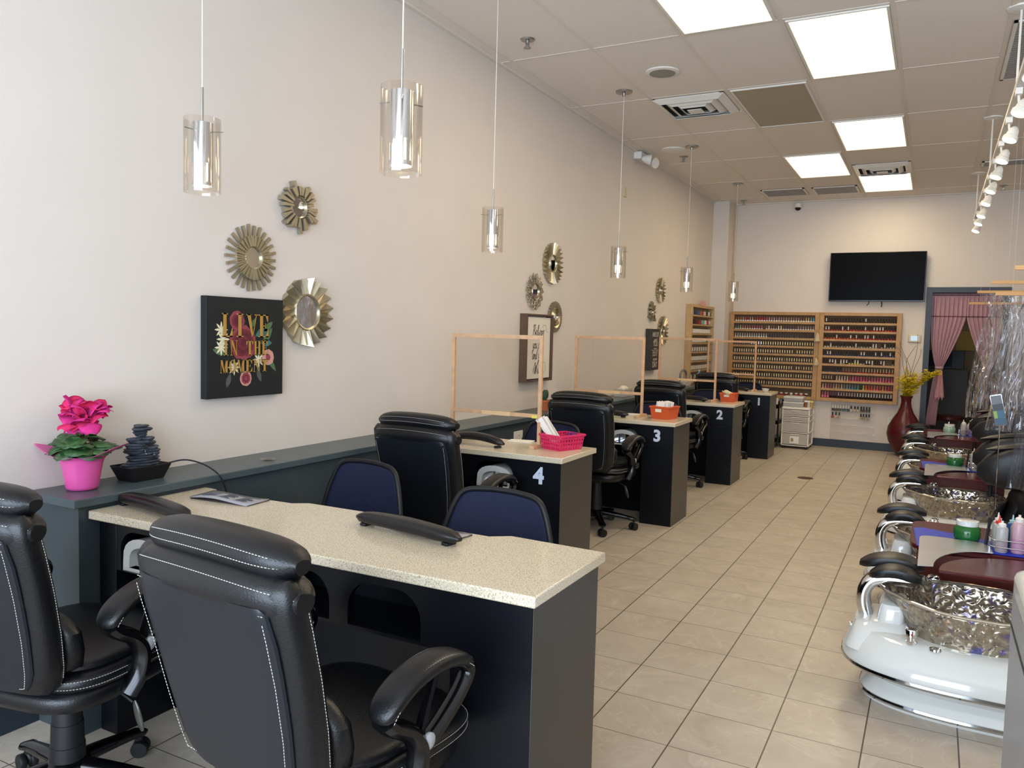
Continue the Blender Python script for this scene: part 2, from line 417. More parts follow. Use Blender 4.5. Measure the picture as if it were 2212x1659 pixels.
# ------------------------------------------------------------------ ceiling things
def ceiling_light(x0, x1, y0, y1, label, on=True, name='ceiling_light', grp='square ceiling light panels'):
    t = empty(name, ((x0+x1)/2, (y0+y1)/2, ZC), 0, label, 'ceiling light', grp)
    w, h = (x1-x0)/2, (y1-y0)/2
    b_ = MB()
    for q in ((-w, w, -h, -h+.014), (-w, w, h-.014, h), (-w, -w+.014, -h+.014, h-.014), (w-.014, w, -h+.014, h-.014)):
        b_.box(*q, -.010, .0)
    b_.build('frame', white_paint, t, smooth=False)
    b_ = MB().box(-w+.014, w-.014, -h+.014, h-.014, -.006, -.001)
    b_.build('diffuser', panel_on if on else panel_off, t, smooth=False)
    return t
ceiling_light(-1.414, -.885, 3.60, 4.72, 'lit ceiling panel nearest the storefront, cut by the top of the photo')
ceiling_light(-.84, -.308, 4.76, 5.875, 'largest fully shown lit ceiling panel')
ceiling_light(-.84, -.308, 7.09, 8.185, 'lit ceiling panel third from the storefront, in the column beside the square vent')
ceiling_light(-1.414, -.885, 8.25, 9.385, 'lit ceiling panel left of the far square air vent')
ceiling_light(-.84, -.308, 9.455, 10.52, 'lit ceiling panel closest to the back wall, just past the far square vent')
ceiling_light(-1.41, -.885, 5.925, 7.03, 'unlit grey ceiling panel between the near vent and the lit panels', False, 'unlit_ceiling_light')
def diffuser_vent(x0, x1, y0, y1, label):
    t = empty('ceiling_vent', ((x0+x1)/2, (y0+y1)/2, ZC), 0, label, 'ceiling vent', 'square air diffusers')
    w, h = (x1-x0)/2, (y1-y0)/2
    MB().box(-w, w, -h, h, -.004, -.002).build('backing', mat('dark duct', '#2a2a2a', .8), t, smooth=False)
    for k, (s0, s1) in enumerate(((1, .80), (.72, .55), (.46, .33))):
        b_ = MB()
        ro = [Vector((a*w*s0, c*h*s0, -.008-.004*k)) for a, c in ((-1, -1), (1, -1), (1, 1), (-1, 1))]
        ri = [Vector((a*w*s1, c*h*s1, -.034-.004*k)) for a, c in ((-1, -1), (1, -1), (1, 1), (-1, 1))]
        b_.loft([ro, ri], False, False); b_.build('slat', white_paint, t, smooth=False, solid=.003)
    b_ = MB(); b_.box(-w*.2, w*.2, -h*.2, h*.2, -.05, -.046); b_.build('center_plate', white_paint, t, smooth=False)
    b_ = MB()
    for q in ((-w, w, -h, -h+.03), (-w, w, h-.03, h), (-w, -w+.03, -h, h), (w-.03, w, -h, h)): b_.box(*q, -.009, -.003)
    b_.build('frame', white_paint, t, smooth=False)
diffuser_vent(-2.0, -1.455, 5.92, 6.47, 'near square stepped air vent beside the unlit grey panel')
diffuser_vent(-.84, -.30, 8.88, 9.43, 'far square stepped air vent between two lit panels near the back wall')
def grille(x0, x1, y0, y1, label, n_=14, along='y'):
    t = empty('ceiling_grille', ((x0+x1)/2, (y0+y1)/2, ZC), 0, label, 'ceiling grille')
    w, h = (x1-x0)/2, (y1-y0)/2
    MB().box(-w, w, -h, h, -.004, -.002).build('backing', mat('dark duct', '#2a2a2a', .8), t, smooth=False)
    b_ = MB()
    for q in ((-w, w, -h, -h+.02), (-w, w, h-.02, h), (-w, -w+.02, -h, h), (w-.02, w, -h, h)): b_.box(*q, -.012, -.003)
    b_.build('frame', white_paint, t, smooth=False)
    b_ = MB()
    for i in range(n_):
        y = -h+.02+(2*h-.04)*(i+.5)/n_; d = (2*h-.04)/n_*.33
        b_.box(-w+.02, w-.02, y-d, y+d, -.012, -.005)
    b_.build('slat', mat('grille blades', '#8e8b86', .5), t, smooth=False)
grille(-1.96, -1.46, 10.0, 10.47, 'grey slatted ceiling grille at the back wall, the one nearer the corner column')
grille(-1.38, -.885, 10.03, 10.5, 'grey slatted ceiling grille at the back wall, beside the last lit panel')
grille(.295, .84, 5.26, 6.38, 'large white slatted return grille beside the track lights', 26)
grille(.32, .84, 9.14, 9.40, 'narrow grey slot grille beyond the track lights', 8)
for x, y, l in ((-1.732, 5.34, 'round ceiling speaker with grey mesh in front of the near vent'), (-2.32, 7.57, 'faint round ceiling speaker beside the emergency light')):
    t = empty('ceiling_speaker', (x, y, ZC), 0, l, 'speaker', 'round ceiling speakers')
    MB().lathe([(.115, 0), (.115, -.008), (.088, -.012), (.088, 0)], 32).build('rim', white_paint, t)
    MB().lathe([(.09, 0), (.088, -.013), (.0, -.015)], 32).build('speaker_mesh', mat('speaker mesh', '#8b8a82', .6) if y < 6 else white_paint, t)
for x, y, l in ((-2.30, 4.43, 'ceiling sprinkler head nearest the storefront'), (-2.31, 7.90, 'ceiling sprinkler head behind the emergency light'), (-2.30, 10.69, 'ceiling sprinkler head by the corner column'), (.593, 10.6, 'ceiling sprinkler head beyond the track lights')):
    t = empty('sprinkler_head', (x, y, ZC), 0, l, 'sprinkler', 'ceiling sprinkler heads')
    MB().lathe([(.045, 0), (.04, -.008), (.012, -.012), (.012, -.03)], 20).build('escutcheon', satin, t)
    b_ = MB(); b_.box(-.012, .012, -.003, .003, -.05, -.03); b_.lathe([(.022, -.05), (.022, -.054)], 14); b_.build('deflector', satin, t)
# emergency light on the wall by the ceiling
t = empty('emergency_light', (-2.50, 7.58, 3.10), 0, 'white twin-head emergency light high on the left wall', 'emergency light')
MB().box(-.18, -.10, -.12, .12, -.01, .06).build('housing', white_plastic, t, bevel=.008)
for s_ in (-1, 1):
    q = Matrix.Translation((-.05, s_*.09, -.02)) @ Matrix.Rotation(R(100), 4, 'Y') @ Matrix.Rotation(R(s_*25), 4, 'X')
    MB().lathe([(.018, -.05), (.04, -.01), (.052, .035), (.046, .036), (.0, .03)], 20, mtx=q).build('lamp_head', white_plastic, t)
    MB().tube([(-.10, s_*.05, .02), (-.06, s_*.09, 0)], .01, 8).build('bracket', white_plastic, t)
# security camera
t = empty('security_camera', (-1.655, YB-.07, 3.10), 0, 'small black dome security camera high on the back wall', 'camera')
MB().lathe([(.0, .04), (.045, .035), (.05, .0), (.04, -.02)], 20).build('mount', white_plastic, t)
MB().ball((0, -.005, -.02), .038).build('lens_dome', gloss_black, t)

# ------------------------------------------------------------------ pendants
def make_pendant():
    t = empty('pendant_lamp')
    # origin at bottom of the glass; ceiling is 1.365 above
    H = 1.366
    MB().lathe([(.058, 0), (.058, .235), (.0555, .235), (.0555, .0)], 32, cap=False).build('glass_shade', glass, t)
    b_ = MB(); seg = 36
    for (z0, z1, sl) in ((.022, .034, 0), (.034, .092, 1), (.092, .222, 0)):
        for i in range(seg):
            if sl and i % 3 == 1: continue
            a0, a1 = 2*PI*i/seg, 2*PI*(i+1)/seg
            v = [b_.b.verts.new((.033*math.cos(a), .033*math.sin(a), z)) for a, z in ((a0, z0), (a1, z0), (a1, z1), (a0, z1))]; b_.face(v)
    b_.lathe([(.033, .222), (.006, .225)], 24, cap=False)
    bmesh.ops.remove_doubles(b_.b, verts=b_.b.verts, dist=1e-4)
    b_.build('metal_sleeve', mat('polished sleeve', '#d4d8de', .2, .95), t)
    b_ = MB(); b_.lathe([(.012, .04), (.022, .05), (.022, .09), (.014, .11)], 20); b_.build('bulb', mat('warm glow', '#fff0d0', .5, emit='#ffe6b8', estr=9), t)
    for k in range(3):
        a = 2*PI*k/3+.5; MB().tube([(.03*math.cos(a), .03*math.sin(a), .195), (.068*math.cos(a), .068*math.sin(a), .195)], .002, 6).build('support_pin', satin, t)
    MB().tube([(0, 0, .22), (0, 0, .335)], .0045, 8).build('stem', satin, t)
    MB().tube([(0, 0, .335), (0, 0, H-.02)], .0018, 6).build('cord', mat('clear cord', '#d8d6d0', .3), t)
    MB().lathe([(.0, -.035), (.012, -.033), (.014, -.014), (.062, -.008), (.062, 0)], 28, o=(0, 0, H)).build('canopy', satin, t)
    return t
pend = make_pendant()
PL = [(-2.12, 1.825, 'leftmost glass cylinder pendant lamp, above the potted cyclamen side of the wall'),
      (-1.315, 1.80, 'largest-looking glass cylinder pendant lamp, second from the left'),
      (-2.12, 3.735, 'glass cylinder pendant lamp above station 4'),
      (-2.12, 5.65, 'glass cylinder pendant lamp above station 3'),
      (-2.12, 7.508, 'glass cylinder pendant lamp above station 2'),
      (-2.12, 9.50, 'smallest-looking glass cylinder pendant lamp, above station 1')]
for i, (x, y, l) in enumerate(PL):
    o = pend if i == 0 else copy_tree(pend)
    o.location = (x, y, 1.805); o.rotation_euler = (0, 0, .7*i); tag(o, l, 'pendant lamp', 'glass cylinder pendants over the nail stations')

# ------------------------------------------------------------------ wall art on the left wall
def WL(y, z, d=0): return Matrix(((0, 0, 1, XL+d), (1, 0, 0, y), (0, 1, 0, z), (0, 0, 0, 1)))
def burst(y, z, rad, rm, style, label, depth=.03, n_=28):
    t = empty('sunburst_mirror', (0, 0, 0), 0, label, 'wall mirror', 'gold framed sunburst mirrors on the left wall')
    t.matrix_world = WL(y, z)
    def ray(b_, a, r0_, r1_, w0_, w1_, z0, z1):
        c, s_ = math.cos(a), math.sin(a); P = []
        for (rr, ww) in ((r0_, w0_), (r1_, w1_)):
            for sg in (-1, 1):
                for zz in (z0, z1): P.append(Vector((rr*c-sg*ww*s_, rr*s_+sg*ww*c, zz)))
        v = [b_.b.verts.new(p) for p in P]
        for q in ((0, 1, 3, 2), (4, 6, 7, 5), (0, 4, 5, 1), (2, 3, 7, 6), (0, 2, 6, 4), (1, 5, 7, 3)): b_.face([v[i] for i in q])
    rr = random.Random(int(y*100))
    if style == 'blocks':
        b_ = MB()
        for i in range(n_):
            a = 2*PI*i/n_; L_ = rad*(.98 if i % 4 == 0 else .72+.2*rr.random()); ray(b_, a, rm*1.15, L_, .0042, .0078+.003*(i % 3 == 0), .004, depth*(.6+.5*rr.random()))
        b_.build('rays', gold, t, smooth=False)
    elif style == 'rays':
        b_ = MB()
        for i in range(n_): ray(b_, 2*PI*i/n_, rad*.5, rad*(1 if i % 2 else .97), .005, .0065, .002, .012)
        b_.build('rays', gold, t, smooth=False)
        b_ = MB()
        for i in range(n_*2): ray(b_, 2*PI*(i+.5)/(n_*2), rm*1.1, rad*.66, .0028, .0045, .012, .028-.004*(i % 2))
        b_.lathe([(rad*.62, .004), (rad*.66, .010), (rad*.6, .016)], 48, cap=False)
        b_.build('inner_rays', gold2, t, smooth=False)
    elif style in ('pleat', 'fanpleat'):
        b_ = MB(); m = n_*2; r0s, r1s, bk = [], [], []
        for i in range(m):
            a = 2*PI*i/m; up = i % 2
            ro = rad*(1-.035*(1-up)+.02*math.cos(a*9)) if style == 'pleat' else rad*(1.0 if up else .93)
            r0s.append(Vector((rm*1.1*math.cos(a), rm*1.1*math.sin(a), .012+.010*up)))
            r1s.append(Vector((ro*math.cos(a), ro*math.sin(a), .006+.034*up)))
            bk.append(Vector((ro*.98*math.cos(a), ro*.98*math.sin(a), .001)))
        b_.loft([r0s, r1s, bk], False, False); b_.build('pleated_frame', gold2, t, smooth=False)
    elif style == 'loops':
        b_ = MB()
        for ring, (R0, amp, k) in enumerate(((rad*.86, .13*rad, 14), (rad*.72, .2*rad, 14), (rad*.62, .16*rad, 14))):
            pts = []
            for i in range(k*8):
                a = 2*PI*i/(k*8); q = R0+amp*math.cos(k*a+ring*PI); pts.append((q*math.cos(a), q*math.sin(a), .014+.006*math.sin(k*a)))
            b_.tube(pts, .0045, 6, True)
        b_.build('lattice_frame', gold, t)
    elif style == 'rings':
        b_ = MB(); pr = []
        b_.lathe([(rm*1.1, .02), (rm*1.35, .03), (rm*1.55, .018), (rm*1.8, .028), (rm*2.0, .016), (rad*.72, .024), (rad*.74, .008)], 48, cap=False)
        b_.build('ringed_frame', gold2, t)
        b_ = MB()
        for i in range(n_*2): ray(b_, 2*PI*i/(n_*2), rad*.7, rad*(1 if i % 2 else .95), .003, .006, .004, .02)
        b_.build('rays', gold, t, smooth=False)
    MB().lathe([(rm*1.14, .004), (rm*1.16, .02), (rm*1.10, .027), (rm*1.03, .025), (rm*1.02, .014)], 40, cap=False).build('mirror_rim', gold2, t)
    MB().lathe([(rm*1.04, .016), (0, .0162)], 40, cap=False).build('mirror_glass', mirror, t, smooth=False)
burst(2.848, 1.938, .125, .047, 'blocks', 'small sunburst mirror with chunky uneven rays, highest of the trio near the pendants', .04, 26)
burst(2.567, 1.677, .147, .045, 'rays', 'sunburst mirror with thin straight rays above the black floral canvas', n_=26)
burst(2.912, 1.450, .165, .076, 'pleat', 'large pleated gold mirror right of the black floral canvas', n_=20)
burst(5.660, 1.922, .162, .06, 'fanpleat', 'tall pleated fan mirror, highest of the trio above station 4', n_=26)
burst(5.366, 1.688, .138, .055, 'loops', 'mirror with a looped lattice frame above the framed script sign')
burst(5.740, 1.508, .122, .036, 'rings', 'small round mirror with ribbed rings beside the framed script sign', n_=26)
burst(8.437, 1.875, .135, .04, 'fanpleat', 'distant spiky gold mirror, highest of the trio nearest the back wall', n_=20)
burst(8.162, 1.629, .118, .036, 'blocks', 'distant chunky star mirror, middle of the trio nearest the back wall', .04, 14)
burst(8.565, 1.438, .162, .05, 'fanpleat', 'distant pleated mirror beside the dark word sign', n_=22)

# black floral canvas
t = empty('wall_canvas', (0, 0, 0), 0, 'black canvas print with flowers and gold LIVE IN THE MOMENT letters', 'wall art')
t.matrix_world = WL(2.515, 1.2845)
MB().box(-.2175, .2175, -.2145, .2145, .002, .036).build('canvas', mat('black canvas', '#0f1416', .65, bump=.3, bscale=900), t, bevel=.002)
def petals(b_, cx, cy, rad, layers, mi_list, seed):
    rr = random.Random(seed)
    for li in range(layers):
        rl = rad*(1-li/(layers+.3)); m = max(5, 9-li); b_.mi = mi_list[li % len(mi_list)]
        for k in range(m):
            a = 2*PI*k/m+li*.5; px, py = cx+rl*.55*math.cos(a), cy+rl*.55*math.sin(a); w = rl*.52
            v = [b_.b.verts.new((px+w*math.cos(q)*(.9+.2*rr.random()), py+w*math.sin(q)*(.9+.2*rr.random()), .0366+.0005*li+.00006*k)) for q in [2*PI*j/9 for j in range(9)]]
            b_.face(v)
def leafp(b_, x, y, L_, w, a, mi, z=.0363):
    b_.mi = mi; pts = []
    for i in range(7): u = i/6; pts.append((u*L_, w*math.sin(PI*u)))
    for i in range(5, 0, -1): u = i/6; pts.append((u*L_, -w*math.sin(PI*u)))
    c, s_ = math.cos(a), math.sin(a)
    b_.face([b_.b.verts.new((x+p*c-q*s_, y+p*s_+q*c, z)) for p, q in pts])
b_ = MB()
FM = [mat('rose red print', '#6a2430', .7), mat('rose light print', '#8a3c42', .7), mat('pale flower print', '#d8cfae', .7), mat('leaf print', '#4d6a46', .7), mat('blush print', '#c48f84', .7), mat('teal print', '#3d6b6c', .7), mat('grey leaf print', '#4c524a', .7), mat('deep rose print', '#571a24', .7)]
for (x, y, L_, w, a, mi) in ((.09, .01, .10, .016, .9, 3), (.12, -.04, .09, .012, -.9, 3), (-.12, -.03, .07, .012, 2.8, 3), (.05, .05, .08, .02, .4, 5), (.08, .02, .07, .016, 0, 5), (-.09, -.11, .065, .013, -1.9, 6), (.06, -.09, .07, .012, -1.2, 6), (-.03, -.09, .06, .008, -1.4, 3), (.02, .08, .06, .01, 1.0, 3), (.1, .07, .07, .014, .7, 3)): leafp(b_, x, y, L_, w, a, mi)
for (x, y) in ((-.14, .075), (-.13, .035), (-.14, 0), (.07, -.055), (-.07, -.085)):
    for k in range(8): leafp(b_, x, y, .036, .005, 2*PI*k/8, 2, .0364+.00002*k)
petals(b_, -.02, .02, .072, 5, [1, 0, 7, 0, 7], 1); petals(b_, -.055, .115, .04, 3, [1, 0, 7], 2); petals(b_, .125, -.045, .035, 3, [4, 4, 1], 3); petals(b_, -.005, -.135, .032, 4, [4, 1, 0, 1], 4)
b_.build('flower_print', FM, t, smooth=False)
# Didone capitals from stems, hairlines and serifs
def didone(b_, ch, x, y, w, h, z):
    st = .26*w; hl = .045*h
    def rc(x0, y0, x1, y1): b_.prism([(x+x0*w, y+y0*h), (x+x1*w, y+y0*h), (x+x1*w, y+y1*h), (x+x0*w, y+y1*h)], z, z+.0006)
    def pg(p): b_.prism([(x+a*w, y+c*h) for a, c in p], z, z+.0006)
    sw = .28; H_ = .05
    def serif(cx, yy, ww=.25): rc(cx-ww, yy, cx+ww, yy+H_)
    if ch == 'L': rc(.15, 0, .15+sw, 1); serif(.29, .95); rc(.02, 0, .95, H_); pg([(.95, 0), (.95, .38), (.90, .38), (.7, H_), (.7, 0)])
    if ch == 'I': rc(.36, 0, .64, 1); serif(.5, .95, .3); serif(.5, 0, .3)
    if ch == 'V': pg([(.05, 1), (.37, 1), (.62, .0), (.5, 0)]); pg([(.88, 1), (.94, 1), (.6, 0), (.54, 0)]); serif(.2, .95, .22); serif(.9, .95, .16)
    if ch == 'E':
        rc(.15, 0, .15+sw, 1); rc(.02, .95, .9, 1); rc(.02, 0, .95, H_); rc(.4, .48, .7, .52)
        pg([(.9, 1), (.9, .68), (.85, .68), (.68, .95), (.68, 1)]); pg([(.95, 0), (.95, .34), (.9, .34), (.7, H_), (.7, 0)]); rc(.66, .38, .7, .62)
    if ch == 'N': rc(.12, 0, .17, 1); rc(.83, 0, .88, 1); pg([(.02, 1), (.34, 1), (.88, 0), (.8, 0)]); serif(.14, 0, .14); serif(.86, .95, .14)
    if ch == 'T': rc(.36, 0, .64, 1); rc(.02, .95, .98, 1); serif(.5, 0, .26); pg([(.02, 1), (.02, .68), (.07, .68), (.24, .95), (.24, 1)]); pg([(.98, 1), (.98, .68), (.93, .68), (.76, .95), (.76, 1)])
    if ch == 'H': rc(.1, 0, .35, 1); rc(.65, 0, .9, 1); rc(.3, .48, .7, .53); [serif(c_, yy, .18) for c_ in (.22, .78) for yy in (0, .95)]
    if ch == 'M': rc(.08, 0, .12, 1); rc(.68, 0, .92, 1); pg([(.02, 1), (.28, 1), (.56, 0), (.46, 0)]); pg([(.7, 1), (.76, 1), (.54, 0), (.48, 0)]); serif(.1, 0, .12); serif(.8, 0, .18); serif(.86, .95, .12)
    if ch == 'O':
        N_ = 20
        for i in range(N_):
            a0, a1 = 2*PI*i/N_, 2*PI*(i+1)/N_
            f = lambda a, o_: (.5+(.46 if o_ else .2)*math.cos(a), .5+(.5 if o_ else .46)*math.sin(a))
            pg([f(a0, 1), f(a1, 1), f(a1, 0), f(a0, 0)])
b_ = MB()
def word(txt, x0, x1, y, h, ws=None):
    n_ = len(txt); cw = (x1-x0)/n_
    for i, ch in enumerate(txt):
        if ch != ' ': didone(b_, ch, x0+i*cw+.04*cw, y, cw*.92, h, .0396)
word('LIVE', -.145, .13, .045, .10); word('IN THE', -.140, .125, -.034, .065); word('MOMENT', -.150, .125, -.108, .055)
b_.build('gold_lettering', mat('gold print', '#a9823a', .6), t, smooth=False)

# framed script sign: Believe you can and you Will
t = empty('framed_sign', (0, 0, 0), 0, 'walnut framed white sign with brown handwritten Believe you can and you Will', 'wall art')
t.matrix_world = WL(5.385, 1.266)
b_ = MB(); W_, H_ = .225, .252
for q in ((-W_, W_, -H_, -H_+.012), (-W_, W_, H_-.012, H_), (-W_, -W_+.012, -H_+.012, H_-.012), (W_-.012, W_, -H_+.012, H_-.012)): b_.box(*q, .001, .062)
b_.build('frame', wood_frame, t, smooth=False)
MB().box(-W_+.022, W_-.022, -H_+.022, H_-.022, .01, .045).build('sign_board', mat('sign white', '#ddd6c9', .6), t, smooth=False)
b_ = MB()
def stroke(pts, w=.0028): 
    q = bez([(x, y, .0465) for x, y in pts], 5); m = len(q)
    b_.tube(q, [w*(.45+.75*abs(math.sin(i*.55))) for i in range(m)], 5, flat=.4, up=(0, 0, 1))
GL = {'B': [[(.2, 0), (.45, 1), (.4, .95)], [(.1, .75), (.3, 1.02), (.75, .98), (.7, .65), (.4, .52), (.85, .4), (.75, .05), (.2, 0), (.1, .12)]],
 'e': [[(0, .2), (.35, .32), (.42, .52), (.22, .55), (.1, .25), (.25, .02), (.55, .15)]],
 'l': [[(0, .1), (.4, .7), (.4, 1.05), (.25, .8), (.15, .1), (.3, .0), (.5, .15)]],
 'i': [[(0, .1), (.22, .5), (.15, .08), (.3, 0), (.48, .15)], [(.3, .72), (.33, .76)]],
 'v': [[(0, .4), (.15, .5), (.18, .02), (.45, .5), (.6, .45)]],
 'y': [[(0, .4), (.12, .5), (.15, .1), (.4, .15), (.5, .5), (.4, -.1), (.15, -.5), (0, -.35), (.5, .05)]],
 'o': [[(.35, .5), (.1, .4), (.1, .05), (.35, .05), (.42, .4), (.3, .5), (.55, .42)]],
 'u': [[(0, .4), (.1, .5), (.1, .05), (.3, .05), (.45, .5), (.42, .05), (.62, .15)]],
 'c': [[(.42, .42), (.25, .55), (.08, .25), (.22, .0), (.5, .15)]],
 'a': [[(.42, .5), (.2, .52), (.05, .2), (.2, 0), (.45, .5), (.42, .05), (.6, .15)]],
 'n': [[(0, .4), (.1, .5), (.06, 0), (.3, .5), (.42, .4), (.4, .05), (.6, .15)]],
 'd': [[(.42, .5), (.2, .52), (.05, .2), (.2, 0), (.55, 1.05), (.45, .05), (.62, .15)]],
 'W': [[(-.2, .1), (-.1, .6), (.3, 1), (.3, .5), (.25, 0), (.65, .8), (.6, 0), (.95, .9), (1.15, .95)]]}
AD = {'B': .9, 'e': .5, 'l': .42, 'i': .42, 'v': .55, 'y': .5, 'o': .5, 'u': .58, 'c': .48, 'a': .56, 'n': .56, 'd': .58, 'W': 1.1, ' ': .45}
def script(txt, cx, y, h, w=.0028):
    tw = sum(AD[c_] for c_ in txt)*h*.62; x = cx-tw/2
    for c_ in txt:
        for s_ in GL.get(c_, []): stroke([(x+(px*.62+.18*py)*h, y+py*h) for px, py in s_], w)
        x += AD[c_]*h*.62
script('Believe', -.01, .085, .085, .0026); script('you can', -.015, -.005, .075, .0022); script('and you', -.015, -.085, .075, .0022); script('Will', -.01, -.195, .085, .0028)
stroke([(.06, .15), (.09, .175), (.13, .16), (.125, .13), (.16, .12)], .0012); stroke([(.06, -.1), (.12, -.12), (.13, -.17), (.08, -.2)], .0012)
b_.build('lettering', brown_ink, t)

# dark word sign
t = empty('word_sign', (0, 0, 0), 0, 'narrow dark canvas sign with thin white hand lettering ending in DAY', 'wall art')
t.matrix_world = WL(8.185, 1.232)
MB().box(-.16, .16, -.218, .218, .002, .055).build('canvas', mat('charcoal canvas', '#33302f', .7), t, bevel=.002)
b_ = MB()
for txt, y, sz, xs, sh in (('AND DO', .135, .075, .72, 0), ('not all', .090, .045, .9, .3), ('YOU', .035, .085, .85, 0), ('everywhere', .005, .022, 1, 0), ('DO IT', -.070, .075, .8, 0), ('so great', -.115, .045, .9, .3), ('DAY', -.19, .09, .85, 0)):
    join_text(b_, txt, sz, Matrix.Translation((.015, y, .0565)), xs=xs, shear=sh, extrude=.0004)
b_.box(-.10, .12, -.008, -.004, .056, .0572)
b_.build('lettering', mat('chalk white', '#c9c0b0', .7), t, smooth=False)

# small plate high on the wall
tag(MB().box(XL, XL+.012, 7.21, 7.29, 2.69, 2.78).build('wall_plate', mat('beige plate', '#c3b79f', .6), bevel=.003), 'blank beige cover plate high on the left wall beside a pendant cord', 'wall plate')
def outlet(name, m4, label, two=True, slots=True, w=.036, h=.055):
    t = empty(name, (0, 0, 0), 0, label, 'outlet'); t.matrix_world = m4
    MB().box(-w, w, -h, h, 0, .006).build('cover_plate', white_plastic, t, bevel=.002)
    b_ = MB()
    for s_ in ((-1, 1) if two else (0,)):
        b_.box(-.017, .017, s_*.024-.015, s_*.024+.015, .006, .009)
    b_.build('socket', white_plastic, t, bevel=.002)
    b_ = MB()
    for s_ in (-1, 1):
        for q in (-.007, .007): b_.box(q-.0012, q+.0012, s_*.024-.004, s_*.024+.006, .009, .0094)
    b_.build('slots', ink_black, t, smooth=False)
outlet('wall_outlet', Matrix(((0, 0, 1, LX), (1, 0, 0, 4.70), (0, 1, 0, .665), (0, 0, 0, 1))), 'white double outlet on the green low wall behind station 4', w=.062, h=.055)
WB = lambda x, z, d=0: Matrix(((1, 0, 0, x), (0, 0, -1, YB-d), (0, 1, 0, z), (0, 0, 0, 1)))
outlet('power_outlet', WB(-.432, .382), 'white double outlet on the back wall beside the tall red vase')
# thermostat
t = empty('thermostat', (0, 0, 0), 0, 'beige thermostat with pale blue screen on the back wall', 'thermostat'); t.matrix_world = WB(-.219, 1.426)
MB().box(-.072, .072, -.05, .05, 0, .022).build('housing', mat('beige housing', '#c9bda3', .45), t, bevel=.012)
MB().box(-.042, .042, -.027, .034, .022, .0235).build('screen', mat('lit lcd', '#b9d0e6', .3, emit='#b5d2f0', estr=.35), t, smooth=False)
# television
t = empty('television', (0, 0, 0), 0, 'large black flat television high on the back wall', 'television'); t.matrix_world = WB(-.68, 2.181)
MB().box(-.546, .546, -.306, .306, .06, .10).build('housing', gloss_black, t, bevel=.006)
MB().box(-.536, .536, -.292, .298, .1001, .1012).build('screen', tv_black, t, smooth=False)
MB().box(-.2, .2, -.15, .15, 0.001, .062).build('wall_bracket', matte_black, t, smooth=False)
b_ = MB()
b_.tube(bez([(-.07, -.30, .05), (-.08, -.335, .05), (-.10, -.355, .05)]), .005, 6); b_.tube(bez([(.07, -.30, .05), (.075, -.34, .05), (.07, -.375, .05)]), .006, 6)
b_.build('cable', matte_black, t)
# ------------------------------------------------------------------ nail desks
XD = -1.601
def WD(x, y, z): return Matrix(((1, 0, 0, x), (0, 0, -1, y), (0, 1, 0, z), (0, 0, 0, 1)))
def arch_panel(b_, x0, x1, z0, z1, y0, y1, holes):
    """front panel with arched fan holes; holes = [(xa, xb, za, zb)]"""
    cur = x0
    for xa, xb, za, zb in holes:
        b_.box(cur, xa, y0, y1, z0, z1); b_.box(xa, xb, y0, y1, z0, za)
        rc = min((xb-xa)*.32, zb-za)
        top = [(xa, za), (xa, z1), (xb, z1), (xb, za)]
        arc = [(xb, zb-rc)]+[(xb-rc+rc*math.cos(t), zb-rc+rc*math.sin(t)) for t in [PI/2*i/6 for i in range(1, 7)]]+[(xa+rc-rc*math.sin(t), zb-rc+rc*math.cos(t)) for t in [PI/2*i/6 for i in range(0, 7)]]
        pts = arc
        for a, c in zip(pts, pts[1:]):
            b_.prism([(a[0], a[1]), (a[0], z1), (c[0], z1), (c[0], c[1])], y0, y1, lambda x, y, h: Vector((x, h, y)))
        cur = xb
    b_.box(cur, x1, y0, y1, z0, z1)
def desk(name, xr, y0, xl, holes, num, label, top_poly, ped=.235, group=None, yb=.40):
    t = empty(name, (xr, y0, 0), 0, label, 'nail desk', group)
    lx = xl-xr
    MB().prism([(x-xr, y-y0) for x, y in top_poly], .731, .76).build('worktop', quartz, t, bevel=.004)
    b_ = MB(); arch_panel(b_, lx, -.0162, .565, .731, .022, .04, [(a-xr, b2-xr, c_, d_) for a, b2, c_, d_ in holes])
    b_.build('front_panel', desk_dark, t, smooth=False)
    b_ = MB(); b_.box(-.016-ped, -.0162, .030, .398, 0, .5645); b_.build('pedestal', desk_dark, t, bevel=.002)
    MB().box(-.0158, -.013, .0225, .435, 0, .731).build('end_panel', desk_end, t, bevel=.002)
    MB().box(lx, -.016-(ped+.0005 if yb < .4 else .0005), yb, yb+.03, 0, .731).build('back_panel', desk_dark, t, smooth=False)
    MB().box(lx, -.017-ped, .0405, yb-.0005, .557, .564).build('fan_shelf', desk_dark, t, smooth=False)
    if num:
        n1 = text_obj('number', num, .115, Matrix.Translation((-1.738-xr if xr < -1 else 0, .0215, .618)) @ Matrix.Rotation(R(90), 4, 'X'), number_white, t, extrude=.0008, bold=.0045)
    return t
ys = {'4': 3.575, '3': 5.527, '2': 7.4295, '1': 9.309}
for n_, y in ys.items():
    d_ = desk('nail_desk', XD, y, LX+.001, [(-2.118, -1.882, .566, .705)], n_, 'black nail desk with cream quartz top and white number %s' % n_,
         [(LX+.001, y), (XD, y), (XD, y+.459), (LX+.001, y+.459)], group='numbered nail desks along the low wall')
X5, Y5 = -.7975, 1.650
d5 = desk('double_nail_desk', X5, Y5, -2.40, [(-2.325, -2.122, .566, .70), (-1.675, -1.44, .575, .70), (-1.375, -1.135, .575, .70)], None,
     'large unnumbered black double nail desk with speckled quartz top in the foreground',
     [(-2.428, 1.628), (X5, Y5), (X5, 2.107), (-1.11, 2.120), (-1.164, 2.078), (-1.542, 2.078), (-1.60, 2.125), (-1.92, 2.120), (-1.968, 2.085), (-2.34, 2.068), (-2.365, 2.105), (-2.434, 2.110)], yb=.25)
